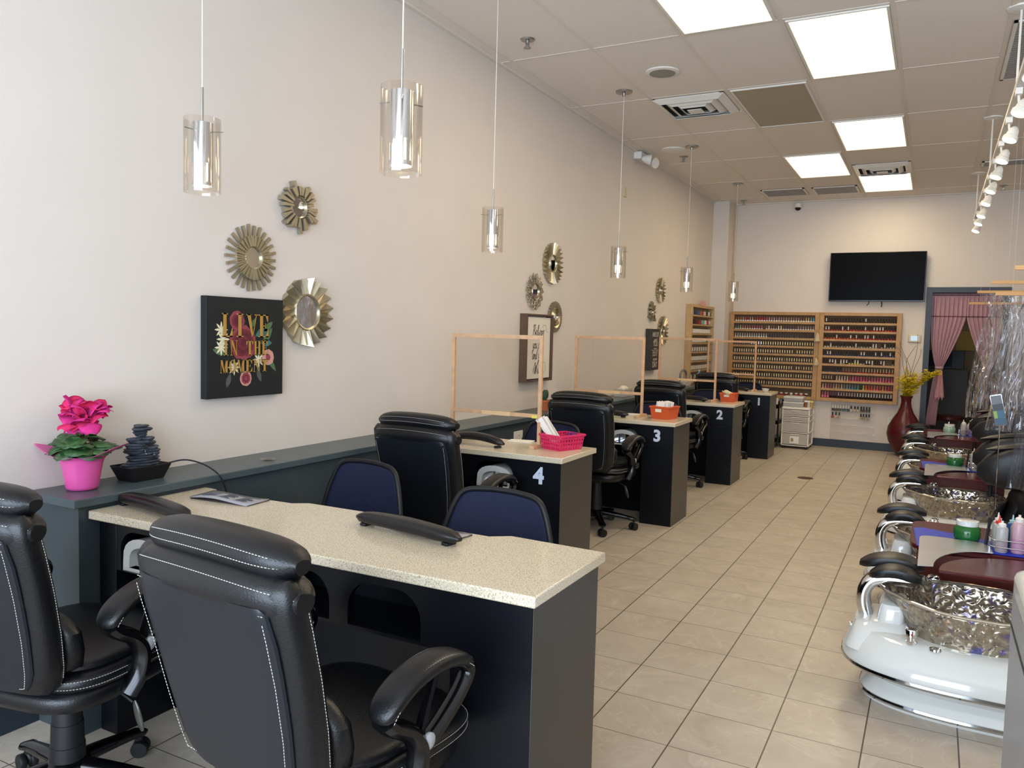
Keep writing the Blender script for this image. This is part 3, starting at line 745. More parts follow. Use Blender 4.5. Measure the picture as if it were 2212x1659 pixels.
MB().box(-2.43-X5, -2.345-X5, .02, .27, 0, .731).build('left_panel', desk_dark, d5, bevel=.002)

# UV nail lamps in the holes
def nail_lamp(x, y, label, s_=1.0):
    t = empty('nail_lamp', (x, y, .565), 0, label, 'nail lamp', 'white nail lamps set in the desks')
    def sec(hw, z1, th):
        o = []
        for i in range(13): a = PI*i/12; o.append((hw*math.cos(a)*(1 if abs(math.cos(a)) < .8 else 1), .02+(z1-.02)*math.sin(a)**.55))
        return o
    out = sec(.105*s_, .115, 0); inn = sec(.078*s_, .085, 0)
    b_ = MB(); out = [(.105*s_, 0)]+out+[(-.105*s_, 0)]; inn = [(.078*s_, .012)]+inn+[(-.078*s_, .012)]
    ro = [Vector((x_, 0, z_)) for x_, z_ in out]; ri = [Vector((x_, .004, z_)) for x_, z_ in inn]
    rb = [Vector((x_*.98, .16, z_*.98)) for x_, z_ in out]; rbi = [Vector((x_, .15, z_)) for x_, z_ in inn]
    b_.loft([rbi, ri, ro, rb], False, False, closed=True); b_.build('shell', white_gloss, t, ang=50)
    MB().box(-.1*s_, .1*s_, .0, .15, 0, .012).build('base_tray', white_gloss, t, bevel=.003)
    b_ = MB(); b_.box(-.07*s_, .07*s_, .02, .14, .0125, .016); b_.box(-.07*s_, .07*s_, .139, .142, .016, .07); b_.build('reflector', chrome, t, smooth=False)
    return t
nail_lamp(-2.225, Y5+.028, 'white nail lamp in the left hole of the foreground double desk', .92)
for n_ in '432': nail_lamp(-2.0, ys[n_]+.028, 'white arched nail lamp in the front panel of desk number %s' % n_)

# ------------------------------------------------------------------ technician chair
def make_office_chair():
    t = empty('office_chair')
    def sec_back(z):
        k = [(.435, -.212, .165), (.465, -.22, .195), (.51, -.23, .21), (.60, -.25, .225), (.72, -.278, .235), (.82, -.305, .24), (.90, -.325, .238), (.93, -.33, .22)]
        for a, c in zip(k, k[1:]):
            if z <= c[0]: u = (z-a[0])/(c[0]-a[0]); return a[1]+(c[1]-a[1])*u, a[2]+(c[2]-a[2])*u
        return k[-1][1:]
    zs = [.435, .44, .452, .475, .51, .56, .62, .68, .74, .8, .86, .90, .918, .925]
    rings = []
    for i, z in enumerate(zs):
        y, w_ = sec_back(z); th = .05 if 2 < i < 11 else (.02, .036, .046, 0, 0, 0, 0, 0, 0, 0, 0, .045, .03, .012)[i]; th = th or .05
        rings.append(se(0, y+.012, z, w_, th, 3.6, 36))
    MB().loft(rings).build('backrest', leather, t)
    rings = []
    zp = [.455, .462, .478, .51, .56, .62, .68, .74, .8, .85, .868, .874]
    for i, z in enumerate(zp):
        y, w_ = sec_back(z); k = (.86, .93, .97)[i] if i < 3 else (.97, .96, .9)[i-9] if i > 8 else 1
        rings.append(se(0, y-.031, z, (w_-.032)*k, .016, 3, 30))
    MB().loft(rings).build('back_panel', leather_back, t)
    # lower front lumbar bolster and side wings
    rings = []
    for i, z in enumerate([.455, .465, .49, .54, .59, .63, .645]):
        y, w_ = sec_back(z); k = (.5, .8, 1, 1.03, 1, .8, .5)[i]; rings.append(se(0, y+.075, z, w_*.96*k+.01, .045*k, 3, 28))
    MB().loft(rings).build('lumbar_cushion', leather, t)
    def roll(name, z, y, hl, rz_, ry_, droop):
        rings = []
        for i in range(17):
            u = math.sin(PI/2*(-1+2*i/16)); e_ = max((max(0, 1-abs(u)**6))**.5, .34)
            cz = z-droop*u*u
            rings.append([Vector((u*hl, y+.012*u*u+ry_*e_*math.cos(a)*(1+.1*math.cos(a)), cz+rz_*e_*math.sin(a)*(1-.15*math.sin(a)))) for a in [2*PI*j/16 for j in range(16)]])
        return MB().loft(rings).build(name, leather, t)
    roll('headrest_roll', .893, -.312, .244, .058, .064, .010)
    roll('head_pillow', .957, -.302, .226, .042, .056, .012)
    # stitching
    b_ = MB()
    def rearpt(z, inset=.042, side=1):
        y, w_ = sec_back(z); return Vector((side*(w_-inset), y-.0478+.002, z))
    for sd in (-1, 1): stitches(b_, [rearpt(.475+.020*i, side=sd) for i in range(20)])
    stitches(b_, bez([rearpt(.475, side=-1)]+[Vector((x, -.218-.043, .467)) for x in (-.12, -.05, .05, .12)]+[rearpt(.475, side=1)], 6))
    stitches(b_, [Vector((x*.2, -.3585+.004*abs(x)**3, .858+.004*abs(x))) for x in [-1+i/8 for i in range(17)]])
    for sd in (-1, 1):
        pts = []
        for i in range(24):
            z = .48+.018*i; y, w_ = sec_back(z); pts.append(Vector((sd*(w_*.985+.002), y+.030, z)))
        stitches(b_, pts)
        pts = [Vector((sd*(p.x*sd-.004), p.y-.030, p.z)) for p in pts]
    for (z, y, hl, rz_, ry_, dr) in ((.893, -.312, .242, .058, .064, .010), (.957, -.302, .222, .042, .056, .012)):
        for aa in (2.75, 3.25):
            pts = []
            for i in range(1, 30):
                u = math.sin(PI/2*(-1+2*i/30)); e_ = max((1-abs(u)**6)**.5, .34)
                pts.append(Vector((u*hl, y+.012*u*u+ry_*e_*math.cos(aa)*(1+.1*math.cos(aa))*1.012, z-dr*u*u+rz_*e_*math.sin(aa)*(1-.15*math.sin(aa))*1.02)))
            if aa < 3 or z > .95: stitches(b_, pts)
    b_.build('stitching', thread, t, smooth=False)
    # seat
    def cushion(name, z0, z1, a, yb_, yf, dome=.0, m_=leather):
        cy = (yb_+yf)/2; h = (yf-yb_)/2; rings = []
        for u, k in ((0, .9), (.12, .97), (.35, 1), (.65, 1), (.86, .975), (1, .9)):
            rings.append(se(0, cy, z0+(z1-z0)*u, a*k+.0, h*k, 4, 36))
        rings.append(se(0, cy, z1+dome*.7, a*.6, h*.6, 3, 36)); rings.append(se(0, cy, z1+dome, a*.2, h*.2, 2.5, 36))
        return MB().loft(rings).build(name, m_, t)
    cushion('seat_base', .365, .425, .235, -.21, .26, 0)
    cushion('seat', .418, .468, .248, -.20, .285, .004)
    cushion('seat_topper', .462, .492, .225, -.17, .26, .010)
    b_ = MB()
    for z, a, yb2, yf in ((.437, .248, -.20, .285), (.455, .2475, -.20, .285)):
        stitches(b_, [Vector(p) for p in se(0, (yb2+yf)/2, z, a+.0003, (yf-yb2)/2+.0003, 4, 80)])
    b_.build('seat_stitching', thread, t, smooth=False)
    # arms
    for sd in (-1, 1):
        x = sd*.262
        path = bez([(x, -.125, .592), (x, -.09, .628), (x, -.03, .655), (x, .05, .664), (x, .12, .650), (x, .165, .618)], 6)
        N_ = len(path); rings = []
        for i, p in enumerate(path):
            u = i/(N_-1); e_ = max(.25, min(1, (1-abs(2*u-1)**6)**.5))
            tt = (path[min(i+1, N_-1)]-path[max(i-1, 0)]).normalized(); nn = Vector((0, -tt.z, tt.y))
            rings.append([p+Vector((1, 0, 0))*.040*e_*math.copysign(abs(math.cos(a))**.7, math.cos(a))+nn*.018*e_*math.copysign(abs(math.sin(a))**.7, math.sin(a)) for a in [2*PI*j/16 for j in range(16)]])
        pad = MB().loft(rings).build('armrest', leather, t)
        b_ = MB(); stitches(b_, [p+Vector((sd*.030, 0, .014)) for p in path[2:-2]]); stitches(b_, [p+Vector((-sd*.030, 0, .014)) for p in path[2:-2]]); stitches(b_, [p+Vector((sd*.0365, 0, -.004)) for p in path[2:-2]]); b_.build('stitching', thread, pad, smooth=False)
        b_ = MB()
        b_.tube(bez([(x, -.11, .59), (x, -.07, .565), (x, -.02, .525), (x, .0, .47), (x*.99, -.01, .42), (x*.9, -.03, .375)], 6), [.017, .018, .019, .02]+[.019]*40, 10, flat=.75) if False else None
        pA = bez([(x, -.11, .592), (x, -.085, .570), (x, -.03, .535), (x*1.0, .0, .49), (x*.99, -.005, .43), (x*.93, -.03, .378)], 6)
        b_.tube(pA, .021, 10, flat=1.4, up=(1, 0, 0))
        pB = bez([(x, .16, .625), (x, .168, .60), (x, .135, .56), (x, .08, .52), (x, .02, .485), (x, .0, .46)], 6)
        b_.tube(pB, .018, 10, flat=1.2, up=(1, 0, 0))
        pC = bez([(x, .05, .64), (x, .035, .60), (x, .015, .55), (x, .002, .51)], 5)
        b_.tube(pC, .010, 8, flat=1.3, up=(1, 0, 0))
        sup = b_.build('arm_support', gloss_black, t)
        MB().lathe([(.019, 0), (.019, .006), (.015, .009), (0, .0095)], 20, mtx=Matrix.Translation((x+sd*.017, .012, .505)) @ Matrix.Rotation(sd*R(90), 4, 'Y')).build('cap_disc', silver_plastic, sup)
    # column, base, casters
    MB().lathe([(.048, .10), (.046, .175), (.044, .176), (.042, .24), (.040, .241), (.037, .32), (.03, .36)], 24).build('gas_column', matte_black, t)
    MB().box(-.09, .09, -.13, .11, .345, .37).build('seat_mechanism', matte_black, t, bevel=.006)
    b_ = MB(); b_.lathe([(.055, .085), (.062, .10), (.058, .125), (.046, .135)], 24)
    for k in range(5):
        a = 2*PI*k/5+.3; M_ = Matrix.Rotation(a, 4, 'Z')
        rings = []
        for u in [i/10 for i in range(11)]:
            r_ = .03+.262*u; w_ = .030-.010*u+(.006 if u > .85 else 0); h_ = .022-.010*u; zc = .112-.038*u**1.3
            if u == 1: w_ *= .5; h_ *= .5
            rings.append([M_ @ Vector((r_, w_*math.copysign(abs(math.cos(q))**.8, math.cos(q)), zc+h_*math.copysign(abs(math.sin(q))**.8, math.sin(q)))) for q in [2*PI*j/12 for j in range(12)]])
        b_.loft(rings)
    b_.build('star_base', gloss_black, t)
    for k in range(5):
        a = 2*PI*k/5+.3; cx_, cy_ = .272*math.cos(a), .272*math.sin(a); q = a+1.1+k
        b_ = MB()
        for s2 in (-1, 1):
            m_ = Matrix.Translation((cx_, cy_, .0262)) @ Matrix.Rotation(q, 4, 'Z') @ Matrix.Translation((0, s2*.016, 0)) @ Matrix.Rotation(R(90), 4, 'X')
            b_.lathe([(.014, -.009), (.024, -.009), (.026, -.005), (.026, .005), (.024, .009), (.014, .009)], 20, mtx=m_)
        m_ = Matrix.Translation((cx_, cy_, .026)) @ Matrix.Rotation(q, 4, 'Z')
        b_.ball((cx_, cy_, .034), .022, .010, .020); b_.lathe([(.008, .03), (.008, .065)], 10, o=(cx_, cy_, 0))
        b_.build('caster', matte_black, t)
    b_ = MB(); b_.tube(bez([(.08, .02, .352), (.15, .03, .34), (.20, .035, .315)]), .004, 6)
    b_.build('height_lever_rod', matte_black, t)
    MB().ball((.215, .04, .275), .012, .006, .048, mtx=Matrix.Rotation(R(-18), 4, 'Y')).build('height_lever', mat('smoky clear plastic', '#3a3a34', .08), t)
    return t
chair = make_office_chair()
GRP = 'black leather technician chairs'
CH_ = [(-1.19, 1.395, R(-6), 'black leather office chair with white stitching in the centre foreground, back turned'),
       (-2.13, 1.36, R(10), 'black leather office chair beside the near end of the low wall'),
       (-2.115, 3.375, R(-3), 'black leather office chair at desk number 4'),
       (-2.08, 5.26, R(-3), 'black leather office chair at desk number 3'),
       (-2.10, 7.14, R(-6), 'black leather office chair at desk number 2'),
       (-2.10, 9.12, R(-2), 'black leather office chair at desk number 1')]
for i, (x, y, a, l) in enumerate(CH_):
    o = chair if i == 0 else copy_tree(chair)
    o.location = (x, y, 0); o.rotation_euler = (0, 0, a); tag(o, l, 'office chair', GRP)

# ------------------------------------------------------------------ navy mesh visitor chairs
def make_mesh_chair():
    t = empty('mesh_chair')
    # faces +Y locally, back at y = -.2
    def outline(s_=1):
        hw_b, hw_t, z0, z1 = .235, .165, .50, .815
        return [(-hw_b*.93*s_, z0), (-hw_b*s_, z0+.06), (-hw_b*.94*s_, z0+.15), (-hw_t*1.12*s_, z1-.055), (-hw_t*.88*s_, z1-.008), (-hw_t*.4*s_, z1+.004), (0, z1+.006), (hw_t*.4*s_, z1+.004), (hw_t*.88*s_, z1-.008), (hw_t*1.12*s_, z1-.055), (hw_b*.94*s_, z0+.15), (hw_b*s_, z0+.06), (hw_b*.93*s_, z0), (0, z0-.012)]
    yb_ = lambda x, z: -.215-.10*(z-.5)+.9*x*x*.6
    pts = bez([(x, yb_(x, z), z) for x, z in outline()], 5, True)
    MB().tube(pts, .0105, 10, True).build('back_frame', matte_black, t)
    cz = .66
    def fn(u, v):
        i = int(round(u*len(pts))) % len(pts); p = pts[i]; c_ = Vector((0, 0, cz)); q = Vector((p.x, 0, p.z)).lerp(c_, 1-v); return Vector((q.x, yb_(q.x, q.z), q.z))
    MB().grid(fn, len(pts), 8).build('back_mesh', blue_mesh, t, solid=.004)
    rings = [se(0, .02, .405+.055*u, .225*k, .215*k, 3.5, 32) for u, k in ((0, .9), (.2, .98), (.6, 1), (.9, .95), (1, .85))]
    MB().loft(rings).build('seat', mat('navy seat fabric', '#161d3c', .85, bump=.5, bscale=400), t)
    b_ = MB(); b_.tube(bez([(0, -.21, .50), (0, -.25, .44), (0, -.18, .39), (0, -.02, .385)]), .016, 8, flat=1.8, up=(1, 0, 0)); b_.build('back_bracket', matte_black, t)
    MB().lathe([(.03, .09), (.03, .2), (.022, .21), (.022, .40)], 20).build('gas_column', matte_black, t)
    b_ = MB(); b_.lathe([(.04, .08), (.042, .10), (.03, .12)], 20)
    for k in range(5):
        a = 2*PI*k/5; b_.tube([(.02*math.cos(a), .02*math.sin(a), .10), (.24*math.cos(a), .24*math.sin(a), .066)], [.020, .012], 8)
    b_.build('star_base', matte_black, t)
    for k in range(5):
        a = 2*PI*k/5; b_ = MB(); cx_, cy_ = .235*math.cos(a), .235*math.sin(a)
        for s2 in (-1, 1):
            m_ = Matrix.Translation((cx_, cy_, .0245)) @ Matrix.Rotation(a+1, 4, 'Z') @ Matrix.Translation((0, s2*.013, 0)) @ Matrix.Rotation(R(90), 4, 'X')
            b_.lathe([(.012, -.008), (.024, -.006), (.024, .006), (.012, .008)], 16, mtx=m_)
        b_.lathe([(.007, .02), (.007, .06)], 8, o=(cx_, cy_, 0)); b_.build('caster', matte_black, t)
    return t
mc = make_mesh_chair()
MCH = [(-2.10, 2.40, R(172), 'navy mesh backed chair behind the left half of the foreground desk'),
       (-1.33, 2.20, R(178), 'navy mesh backed chair behind the armrest cushion of the foreground desk'),
       (-2.10, 4.28, R(176), 'navy mesh backed chair behind desk number 4'),
       (-2.02, 6.215, R(180), 'navy mesh backed chair behind desk number 3'),
       (-2.06, 8.125, R(180), 'navy mesh backed chair behind desk number 2'),
       (-2.06, 9.98, R(178), 'navy mesh backed chair behind desk number 1')]
for i, (x, y, a, l) in enumerate(MCH):
    o = mc if i == 0 else copy_tree(mc)
    o.location = (x, y, 0); o.rotation_euler = (0, 0, a); tag(o, l, 'chair', 'navy mesh visitor chairs')

# ------------------------------------------------------------------ desk top items
def armrest(x, y, z, L_, a, label, ar=.008):
    t = empty('arm_cushion', (x, y, z), a, label, 'arm cushion', 'black arm cushions on the nail desks')
    rings = []; N_ = 16
    for i in range(N_+1):
        u = -1+2*i/N_; e_ = max(.3, (1-abs(u)**8)**.5); arch = ar*(1-u*u)
        rings.append([Vector((u*L_/2, .032*e_*math.copysign(abs(math.cos(q))**.75, math.cos(q)), .0225+arch+(.0215-.003*abs(u))*e_*math.copysign(abs(math.sin(q))**.75, math.sin(q)))) for q in [2*PI*j/16 for j in range(16)]])
    MB().loft(rings).build('cushion', mat('black vinyl', '#131214', .32, bump=.1, bscale=300), t)
    for s_ in (-1, 1): MB().box(s_*L_*.40-.012, s_*L_*.40+.012, -.022, .022, 0, .010).build('cushion_foot', matte_black, t, bevel=.003)
armrest(-2.235, 1.725, .76, .42, R(-9), 'black arm cushion on the left half of the foreground desk')
armrest(-1.385, 1.955, .76, .43, R(-9), 'black arm cushion in the middle of the foreground desk with a magazine under it')
armrest(-2.19, 3.715, .76, .38, R(-4), 'black arched arm cushion on desk number 4', .028)
armrest(-2.20, 5.67, .76, .40, R(-4), 'black arm cushion on desk number 3')
armrest(-2.08, 7.575, .76, .40, R(-4), 'black arm cushion on desk number 2')
armrest(-2.05, 9.454, .76, .36, R(-4), 'black arm cushion on desk number 1')
def magazine(cx, cy, z, w_, h_, a, label, dark=False, seed=1):
    t = empty('magazine', (cx, cy, z), a, label, 'magazine')
    f = lambda u, v: Vector(((u-.5)*w_, (v-.5)*h_, .006+.006*math.sin(PI*u)*(1-v)+.003*math.sin(5*u+v)))
    MB().grid(f, 10, 4).build('cover', mat('glossy grey cover', '#9b9aa0', .15, noise=.1, nscale=9), t, solid=.004)
    rr = random.Random(seed); b_ = MB()
    for i in range(3):
        for j in range(7):
            u0 = .12+.28*i; v = .25+.08*j; u1 = u0+.12+.1*rr.random()
            a0, a1 = f(u0, v)+Vector((0, 0, .0026)), f(u1, v)+Vector((0, 0, .0026)); b_.box(a0.x, a1.x, a0.y-.0006, a0.y+.0006, min(a0.z, a1.z), max(a0.z, a1.z)+.0003)
    b_.build('print_lines', mat('grey print', '#56565c', .5), t, smooth=False)
    MB().grid(lambda u, v: Vector(((u-.5)*w_, (v-.5)*h_+.004, .0025)), 2, 2).build('pages', mat('dark page', '#3a3032', .5), t, solid=.003)
magazine(-2.185, 2.00, .76, .26, .115, R(4), 'grey glossy magazine with dark text lines lying at the back of the foreground desk')
magazine(-1.345, 2.025, .76, .26, .085, R(-8), 'crinkled grey magazine lying behind the middle arm cushion', seed=3)

# sneeze shields
def shield(n_, y, x0, x1, zt, zb, label, cur=True):
    t = empty('sneeze_shield', (0, y, 0), 0, label, 'sneeze shield', 'pine framed clear sneeze shields')
    w_ = .019
    for x in (x0, x1): MB().box(x-w_/2, x+w_/2, -.009, .009, .7605, zt).build('post', pine, t, bevel=.001)
    MB().box(x0+w_/2, x1-w_/2, -.009, .009, zt-.022, zt).build('top_rail', pine, t, bevel=.001)
    MB().box(x0+w_/2, x1-w_/2, -.009, .009, zb-.010, zb+.010).build('bottom_rail', pine, t, bevel=.001)
    MB().grid(lambda u, v: Vector((x0+(x1-x0)*u, .011+.004*math.sin(6*u)*math.sin(4*v+1), zb+(zt-zb-.01)*v)), 16, 12).build('clear_film', film, t)
    for x in (x0, x1): MB().box(x-.014, x+.014, -.09, .09, .7602, .778).build('foot', pine, t, bevel=.001)
    MB().box((x0+x1)/2-.08, (x0+x1)/2+.13*0+.10, -.0125, -.009, zb-.011, zb+.011).build('mending_strip', mat('light pine', '#dcb98a', .5), t, smooth=False)
    return t
s4 = shield('4', ys['4']+.27, -2.415, -1.862, 1.366, .930, 'pine framed clear sneeze shield on desk number 4')
MB().box(-1.905, -1.872, -.0115, -.009, .918, .934).build('tag_sticker', mat('yellow sticker', '#d9cf5a', .5), s4, smooth=False)
shield('3', ys['3']+.27, -2.500, -1.945, 1.366, .935, 'pine framed clear sneeze shield on desk number 3').location.x = .0
shield('2', ys['2']+.27, -2.415, -1.852, 1.366, .955, 'pine framed clear sneeze shield on desk number 2')
shield('1', ys['1']+.27, -2.400, -1.845, 1.345, .95, 'pine framed clear sneeze shield on desk number 1')

# baskets
def basket(x, y, w_, d_, h_, m_, label, rz=0, holes=False, taper=.86, lab=False):
    t = empty('basket', (x, y, .7605), rz, label, 'basket')
    b_ = MB()
    def wall(ax, s_):
        nx, nz = (9, 4)
        for i in range(nx):
            for j in range(nz):
                u0, u1, v0, v1 = i/nx, (i+1)/nx, j/nz, (j+1)/nz
                def P(u, v):
                    k = taper+(1-taper)*v
                    return Vector(((-1+2*u)*w_/2*k, s_*d_/2*k, v*h_)) if ax == 0 else Vector((s_*w_/2*k, (-1+2*u)*d_/2*k, v*h_))
                if holes and j < 4:
                    a, c = .22, .78
                    q = lambda s1, s2: P(u0+(u1-u0)*s1, v0+(v1-v0)*s2)
                    O = [q(0, 0), q(1, 0), q(1, 1), q(0, 1)]; I = [q(a, a), q(c, a), q(c, c), q(a, c)]
                    O = [b_.b.verts.new(p) for p in O]; I = [b_.b.verts.new(p) for p in I]
                    for k in range(4): b_.face([O[k], O[(k+1) % 4], I[(k+1) % 4], I[k]])
                else:
                    b_.face([b_.b.verts.new(P(*p)) for p in ((u0, v0), (u1, v0), (u1, v1), (u0, v1))])
    for ax in (0, 1):
        for s_ in (-1, 1): wall(ax, s_)
    k = taper/2; b_.face([b_.b.verts.new((sx*w_*k, sy*d_*k, .001)) for sx, sy in ((-1, -1), (1, -1), (1, 1), (-1, 1))])
    bmesh.ops.remove_doubles(b_.b, verts=b_.b.verts, dist=1e-4)
    b_.build('body', m_, t, solid=.003, smooth=False)
    pts = [(-w_/2, -d_/2, h_), (w_/2, -d_/2, h_), (w_/2, d_/2, h_), (-w_/2, d_/2, h_)]
    MB().loft([[Vector((p[0]*(1+a), p[1]*(1+a), p[2]+z)) for p in pts] for a, z in ((0, -.012), (.07, -.012), (.07, 0), (.0, 0))], False, False).build('rim', m_, t, bevel=.002)
    if lab: MB().box(-.03, .02, -d_/2-.003, -d_/2-.001, h_*.55, h_*.8).build('paper_label', label_paper, t, smooth=False)
    return t
basket(-1.742, 3.885, .15, .19, .082, pink_plastic, 'hot pink perforated basket of nail files on desk number 4', R(-20), True)
basket(-1.765, 5.80, .155, .17, .095, orange_plastic, 'orange basket with upright white packets on desk number 3', R(-12), False, lab=True)
basket(-1.735, 7.74+.06, .145, .14, .085, orange_plastic, 'orange basket heaped with pale packets on desk number 2', R(-4), False, lab=True)
rr = random.Random(5)
def packets(x, y, z, n_, tilt, name, cat, label, grp, m_, size=(.04, .002, .12), spread=.06, dirx=0, stk=None):
    for i in range(n_):
        me = MB().box(-size[0]/2, size[0]/2, -size[1]/2, size[1]/2, 0, size[2]).mesh(name, [m_], False) if i == 0 else me
        o = bpy.data.objects.new(name, me); C.objects.link(o)
        o.location = (x+(rr.random()-.5)*spread*.5, y+(i/(n_-1)-.5)*spread, z)
        o.rotation_euler = (tilt[0]+(rr.random()-.5)*.15, tilt[1]+(rr.random()-.5)*.2, dirx+(rr.random()-.5)*.3)
        tag(o, label, cat, grp)
packets(-1.77, 3.87, .80, 12, (0, R(-38), 0), 'nail_file', 'nail file', 'white nail file leaning in the hot pink basket', 'white nail files in the pink basket', paper_white, (.024, .003, .15), .06)
for i in range(7):
    o = MB().tube([(0, 0, 0), (.02, .006*i-.02, .05+.01*rr.random())], .003, 6).build('cuticle_stick', mat('purple plastic', '#5a2a6a', .4)); o.location = (-1.725+.006*i, 3.88+.004*(i % 3), .80)
    tag(o, 'short purple stick in the hot pink basket', 'stick', 'purple sticks in the pink basket')
packets(-1.775, 5.79, .79, 9, (R(6), R(8), 0), 'paper_packet', 'packet', 'white paper packet standing in the orange basket on desk number 3', 'packets in the orange basket of desk 3', paper_white, (.05, .006, .10), .11)
packets(-1.735, 7.80, .825, 8, (R(70), R(20), 0), 'paper_packet', 'packet', 'pale paper packet lying on the heaped orange basket of desk number 2', 'packets in the orange basket of desk 2', mat('cream paper', '#e2d2ae', .7), (.06, .006, .10), .09)
t = empty('small_bowl', (-1.70, 9.50, .7605), 0, 'small white bowl on desk number 1', 'bowl')
MB().lathe([(.018, 0), (.026, .003), (.042, .04), (.039, .04), (.022, .008), (0, .006)], 20).build('bowl_body', white_gloss, t)
# paper towel on desk 4 and 3
for (x, y, l) in ((-2.02, 4.0, 'folded white paper sheet on desk number 4 behind the arm cushion'), (-2.0, 5.93, 'folded white paper sheet on desk number 3 beside the sneeze shield foot')):
    o = MB().box(-.07, .07, -.045, .045, 0, .004).build('paper_sheet', paper_white, smooth=False); o.location = (x-.03, y, .7605); o.rotation_euler = (0, 0, .2); tag(o, l, 'paper')
# ledge items
ZL = .804
t = empty('cactus_pot', (-2.545, 5.33, ZL), 0, 'terracotta pot with a dark green cactus on the ledge behind shield 4', 'potted plant')
MB().lathe([(.028, 0), (.038, .062), (.043, .062), (.044, .078), (.037, .078), (.034, .066), (0, .062)], 24).build('pot', terracotta, t)
b_ = MB(); b_.ball((0, 0, .105), .02, .02, .05); b_.ball((.014, .008, .12), .014, .014, .035); b_.ball((-.012, -.012, .10), .014, .014, .04); b_.build('cactus', cactus_green, t)
o = MB(); o = None
t = empty('white_basket', (-2.545, 5.62, ZL), 0, 'small white slotted basket on the ledge beside the cactus', 'basket')
b_ = MB()
for i in range(10):
    a0 = -.05+.01*i+.0015; b_.box(.032, .035, a0, a0+.007*.8, .012, .048)
    if i < 7: b_.box(-.035+.01*i, -.03+.01*i, -.05, -.047, .012, .048)
b_.box(-.035, .035, -.05, .05, 0, .012); b_.box(.031, .036, -.05, .05, .048, .058); b_.box(-.036, -.031, -.05, .05, .01, .058); b_.box(-.036, .036, -.051, -.047, .048, .058); b_.box(-.036, .036, .047, .051, .01, .058)
b_.build('basket_body', white_plastic, t, smooth=False)
t = empty('tissue_box', (-2.55, 7.05, ZL), 0, 'clear box of white tissues on the ledge behind shield 3', 'tissue box')
MB().box(-.05, .05, -.11, .11, 0, .07).build('box_body', clear_plastic, t, bevel=.004)
MB().grid(lambda u, v: Vector(((u-.5)*.07, (v-.5)*.15, .072+.035*math.sin(PI*u)*math.sin(PI*v)*(1+.3*math.sin(9*v)))), 8, 12).build('tissue', paper_white, t, solid=.002)
t = empty('carry_caddy', (-2.55, 9.05, ZL), 0, 'clear carry caddy with an arched grey handle on the ledge near desk 1', 'caddy')
MB().box(-.06, .06, -.13, .13, 0, .06).build('caddy_box', clear_plastic, t, bevel=.004)
MB().tube(bez([(0, -.12, .06), (0, -.12, .14), (0, -.05, .18), (0, .05, .18), (0, .12, .14), (0, .12, .06)]), .013, 8).build('handle', mat('grey handle', '#6b6a6a', .5), t)
t = empty('spray_bottle', (-2.55, 9.75, ZL), 0, 'pale blue bottle on the ledge beside the corner polish rack', 'bottle')
MB().lathe([(.03, 0), (.032, .01), (.032, .11), (.014, .13), (.014, .15)], 16).build('bottle_body', mat('pale blue plastic', '#7fa9c9', .3), t)
MB().lathe([(.016, .15), (.016, .17), (.0, .172)], 12).build('bottle_cap', white_plastic, t)
# cyclamen in pink wrap
t = empty('potted_cyclamen', (-2.565, 1.70, ZL), 0, 'bright pink cyclamen in a flared pink plastic pot at the near end of the ledge', 'potted plant')
b_ = MB(); seg = 48
def wrap(r_, z, fl=0):
    ring = []
    for i in range(seg):
        a = 2*PI*i/seg; w_ = max(0, math.cos(2*(a-R(28))))**1.5 if fl else 0
        rr_ = r_*(1+fl*.75*w_); ring.append(Vector((rr_*math.cos(a), rr_*math.sin(a), z+fl*.045*w_)))
    return ring
b_.loft([wrap(.048, 0), wrap(.050, .004), wrap(.0585, .06), wrap(.066, .10), wrap(.071, .112, .12), wrap(.080, .118, .5), wrap(.092, .120, 1)], True, False)
b_.build('wrap', pink_foil, t, solid=.002, sub=1)
MB().lathe([(.062, .098), (.03, .10), (0, .1)], 20).build('soil', mat('potting soil', '#2c211a', .95, noise=.3), t)
rr = random.Random(11)
b_ = MB()
def leaf3(b_, base, dirx, tilt, sz):
    M_ = Matrix.Translation(base) @ Matrix.Rotation(dirx, 4, 'Z') @ Matrix.Rotation(tilt, 4, 'Y')
    N_ = 18; c_ = b_.b.verts.new(M_ @ Vector((sz*.35, 0, -.004)))
    ring = []; mid = []
    for i in range(N_):
        a = 2*PI*i/N_; r_ = sz*(.5+.04*math.cos(7*a))*(1-.30*max(0, math.cos(a-PI))**6); x = sz*.42+r_*math.cos(a); y = r_*.98*math.sin(a)
        ring.append(b_.b.verts.new(M_ @ Vector((x, y, -.10*abs(y)-.12*max(0, x-sz*.4)+.003*math.sin(5*a))))); mid.append(b_.b.verts.new(M_ @ Vector((sz*.42+r_*.5*math.cos(a), r_*.5*math.sin(a), .004))))
    for i in range(N_):
        k = (i+1) % N_; b_.face([c_, mid[i], mid[k]]); b_.face([mid[i], ring[i], ring[k], mid[k]])
    return M_
for i in range(15):
    a = R(24)*i+.2; 
    r_ = .045+.02*(i % 2); l_ = .080+.014*rr.random()
    h_ = .135+.055*rr.random()
    leaf3(b_, Vector((r_*.5*math.cos(a), r_*.5*math.sin(a), h_)), a, R(-22+50*rr.random()), l_)
for a, tl, sz in ((R(-40), R(8), .095), (R(-80), R(25), .085), (R(40), R(0), .105), (R(10), R(12), .09), (R(190), R(5), .10), (R(-130), R(14), .09)):
    leaf3(b_, Vector((.03*math.cos(a), .03*math.sin(a), .150)), a, tl, sz)
b_.build('leaves', leaf_green, t, solid=.0012)
b_ = MB()
for k in range(7): a = k*.9; b_.tube(bez([(.01*math.cos(a), .01*math.sin(a), .10), (.012*math.cos(a), .012*math.sin(a), .16), (.03*math.cos(a), .03*math.sin(a), .215)]), .0022, 6)
